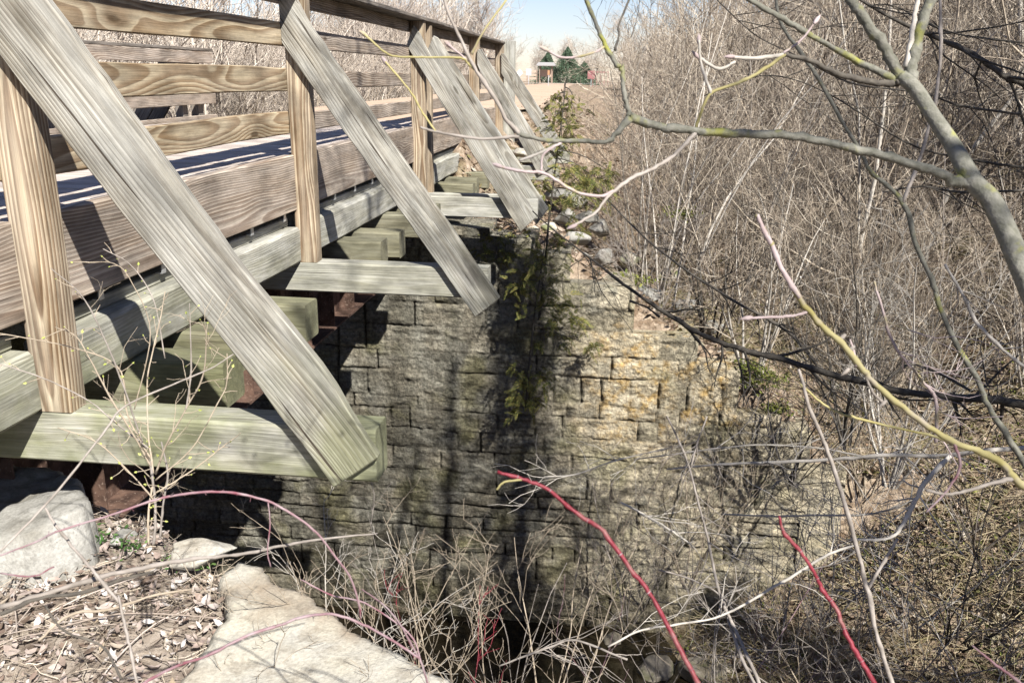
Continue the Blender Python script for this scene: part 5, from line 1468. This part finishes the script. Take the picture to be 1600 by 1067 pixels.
bush('wall_shrub', aty(985, 900, 6.3)-np.array([0, 0, .5]), 2.6, 6, 217, B_GREY, 'slender grey shrub standing in front of the middle of the wall', lean=.35, rad=.010, rm=1.1, m=(6, 4, 0))
bush('wall_shrub', aty(1080, 820, 6.4)-np.array([0, 0, .7]), 2.9, 6, 218, B_TAN, 'slender tan shrub standing before the pale part of the wall', lean=.4, rad=.011, rm=1.1, m=(7, 4, 0))
bush('wall_shrub', aty(1240, 690, 6.5)-np.array([0, 0, .4]), 2.2, 6, 220, B_DARK, 'dark thin shrub at the right end of the wall top', lean=.5, rad=.012, rm=1.1, m=(7, 4, 2))
bush('wall_shrub', aty(1010, 500, 7.6)-np.array([0, 0, .2]), 1.7, 6, 221, B_GREY, 'small grey shrub growing on the wall top beside the hanging cedar', lean=.5, rad=.010, rm=1.1, m=(6, 4, 2))
bush('bank_shrub', aty(1360, 740, 7.1)-np.array([0, 0, .2]), 1.6, 9, 228, B_TAN, 'tan shrub where the wall end meets the earth bank', lean=.6, rad=.010, rm=1.1, m=(6, 4, 2))
bush('bank_shrub', bz(1230, 960, 5.6, .3), 1.3, 9, 224, B_GREY, 'dense low grey shrub on the bank above the creek rocks', lean=.9, rad=.007, rm=1., m=(6, 4, 0))
bush('bank_shrub', bz(1400, 1010, 5.0, .3), 1.2, 9, 225, B_GREY, 'dense low grey shrub at the bottom edge beside the grey sapling', lean=.9, rad=.006, rm=1., m=(6, 4, 0))
bush('bank_shrub', bz(1500, 920, 5.6, .3), 1.4, 9, 226, B_DARK, 'dark low shrub on the bank near the right edge', lean=.8, rad=.007, rm=1., m=(6, 4, 0))
bush('bank_shrub', bz(1400, 700, 8.5, .3), 2.6, 8, 222, B_PALE, 'pale clump on the bank just right of the wall end', lean=.35, rad=.016, rm=1.3, m=(6, 4, 2))
bush('bank_shrub', bz(1330, 640, 9.0, .3), 2.6, 7, 223, B_DARK, 'dark clump behind the right end of the fallen branch', lean=.35, rad=.018, rm=1.3, m=(6, 4, 2))
# the budding shrub in front of the first outrigger
d = 2.25
b0 = atz(238, 856, -1.36)
R_ = [
 [(240, 850, 2.2, 7), (243, 800, 2.22, 7), (236, 730, 2.25, 6), (222, 690, 2.28, 5), (195, 610, 2.3, 4.5), (168, 540, 2.3, 4), (130, 465, 2.3, 3), (79, 419, 2.3, 2)],
 [(236, 730, 2.25, 5), (215, 690, 2.25, 4.5), (172, 620, 2.25, 4), (140, 560, 2.25, 3), (118, 525, 2.25, 3), (86, 511, 2.25, 2)],
 [(238, 720, 2.25, 5), (200, 650, 2.3, 4), (186, 575, 2.32, 3.5), (120, 545, 2.32, 3), (50, 530, 2.32, 3), (-10, 519, 2.32, 2)],
 [(232, 700, 2.25, 4), (180, 660, 2.28, 4), (140, 627, 2.3, 3), (80, 596, 2.3, 3), (30, 578, 2.3, 3), (-10, 566, 2.3, 2)],
 [(240, 740, 2.25, 5), (232, 680, 2.25, 4), (230, 600, 2.25, 3.5), (236, 560, 2.25, 3), (250, 500, 2.3, 2.5), (258, 455, 2.3, 2)],
 [(243, 740, 2.25, 6), (262, 690, 2.25, 5), (290, 640, 2.28, 4), (316, 590, 2.3, 3.5), (322, 540, 2.3, 3), (320, 507, 2.3, 2)],
 [(290, 640, 2.28, 4), (298, 590, 2.3, 4), (298, 530, 2.3, 3), (296, 474, 2.3, 2)],
 [(243, 750, 2.25, 4), (300, 700, 2.25, 3), (340, 630, 2.25, 3), (354, 600, 2.25, 2), (355, 552, 2.25, 2)],
 [(210, 640, 2.28, 3), (235, 520, 2.3, 2.5), (205, 440, 2.3, 2.2), (178, 412, 2.3, 2), (131, 410, 2.3, 2)],
 [(258, 560, 2.3, 2.5), (240, 470, 2.3, 2.5), (205, 415, 2.3, 2.2), (161, 389, 2.3, 2)],
 [(240, 780, 2.2, 4), (200, 735, 2.2, 3), (150, 690, 2.2, 3), (90, 668, 2.2, 2)],
 [(243, 770, 2.2, 4), (300, 735, 2.22, 3), (345, 700, 2.25, 2.5), (372, 680, 2.25, 2)],
 [(250, 840, 2.2, 6), (256, 780, 2.22, 5), (262, 740, 2.25, 5), (252, 690, 2.25, 4)],
 [(232, 850, 2.2, 6), (232, 800, 2.2, 5), (238, 760, 2.22, 5)],
]
r, ps = plant('budding_shrub', 'thin shrub with fresh yellow-green buds before the nearest outrigger', 'shrub', (240, 850), 2.2,
              [('stem', [(a, b, c_, w_*.72) for a, b, c_, w_ in p], B_TAN if i % 3 else B_GREY) for i, p in enumerate(R_)], bloc=b0)
g = Geo(); gt = Geo(); rg = np.random.default_rng(17)
for P, R in ps:
    for i in range(3, len(P)-1, 2):
        if rg.uniform() < .8:
            c = P[i]; dd = unit(unit(P[i]-P[i-1])+rg.normal(scale=.8, size=3)); l = rg.uniform(.012, .05)
            e_ = c+dd*l; tubes(gt, np.stack([c, (c+e_)/2+rg.normal(scale=.002, size=3), e_]), np.array([.0012, .001, .0008]), 4)
            u_ = unit(np.cross(dd, rg.normal(size=3))); s_ = rg.uniform(.004, .009)
            if rg.uniform() < .75:
                g.add([e_, e_+dd*s_*.5+u_*s_*.45, e_+dd*s_*1.3, e_+dd*s_*.5-u_*s_*.45], [[0, 1, 2, 3]])
                g.add([e_, e_+dd*s_*.5+np.cross(u_, dd)*s_*.4, e_+dd*s_*1.2+u_*s_*.3, e_+dd*s_*.5-np.cross(u_, dd)*s_*.4], [[0, 1, 2, 3]])
gt.build('branches', B_TAN, r); g.build('buds', L_BUD, r, smooth=False)['kind'] = 'stuff'
sub(ps[0], r, 'branches', B_TAN, 10, .16, 45, 3, 5, .1, .0009, 0, .2, 3)
sub(ps[5], r, 'branches', B_TAN, 8, .14, 45, 4, 5, .1, .0009, 0, .2, 3)
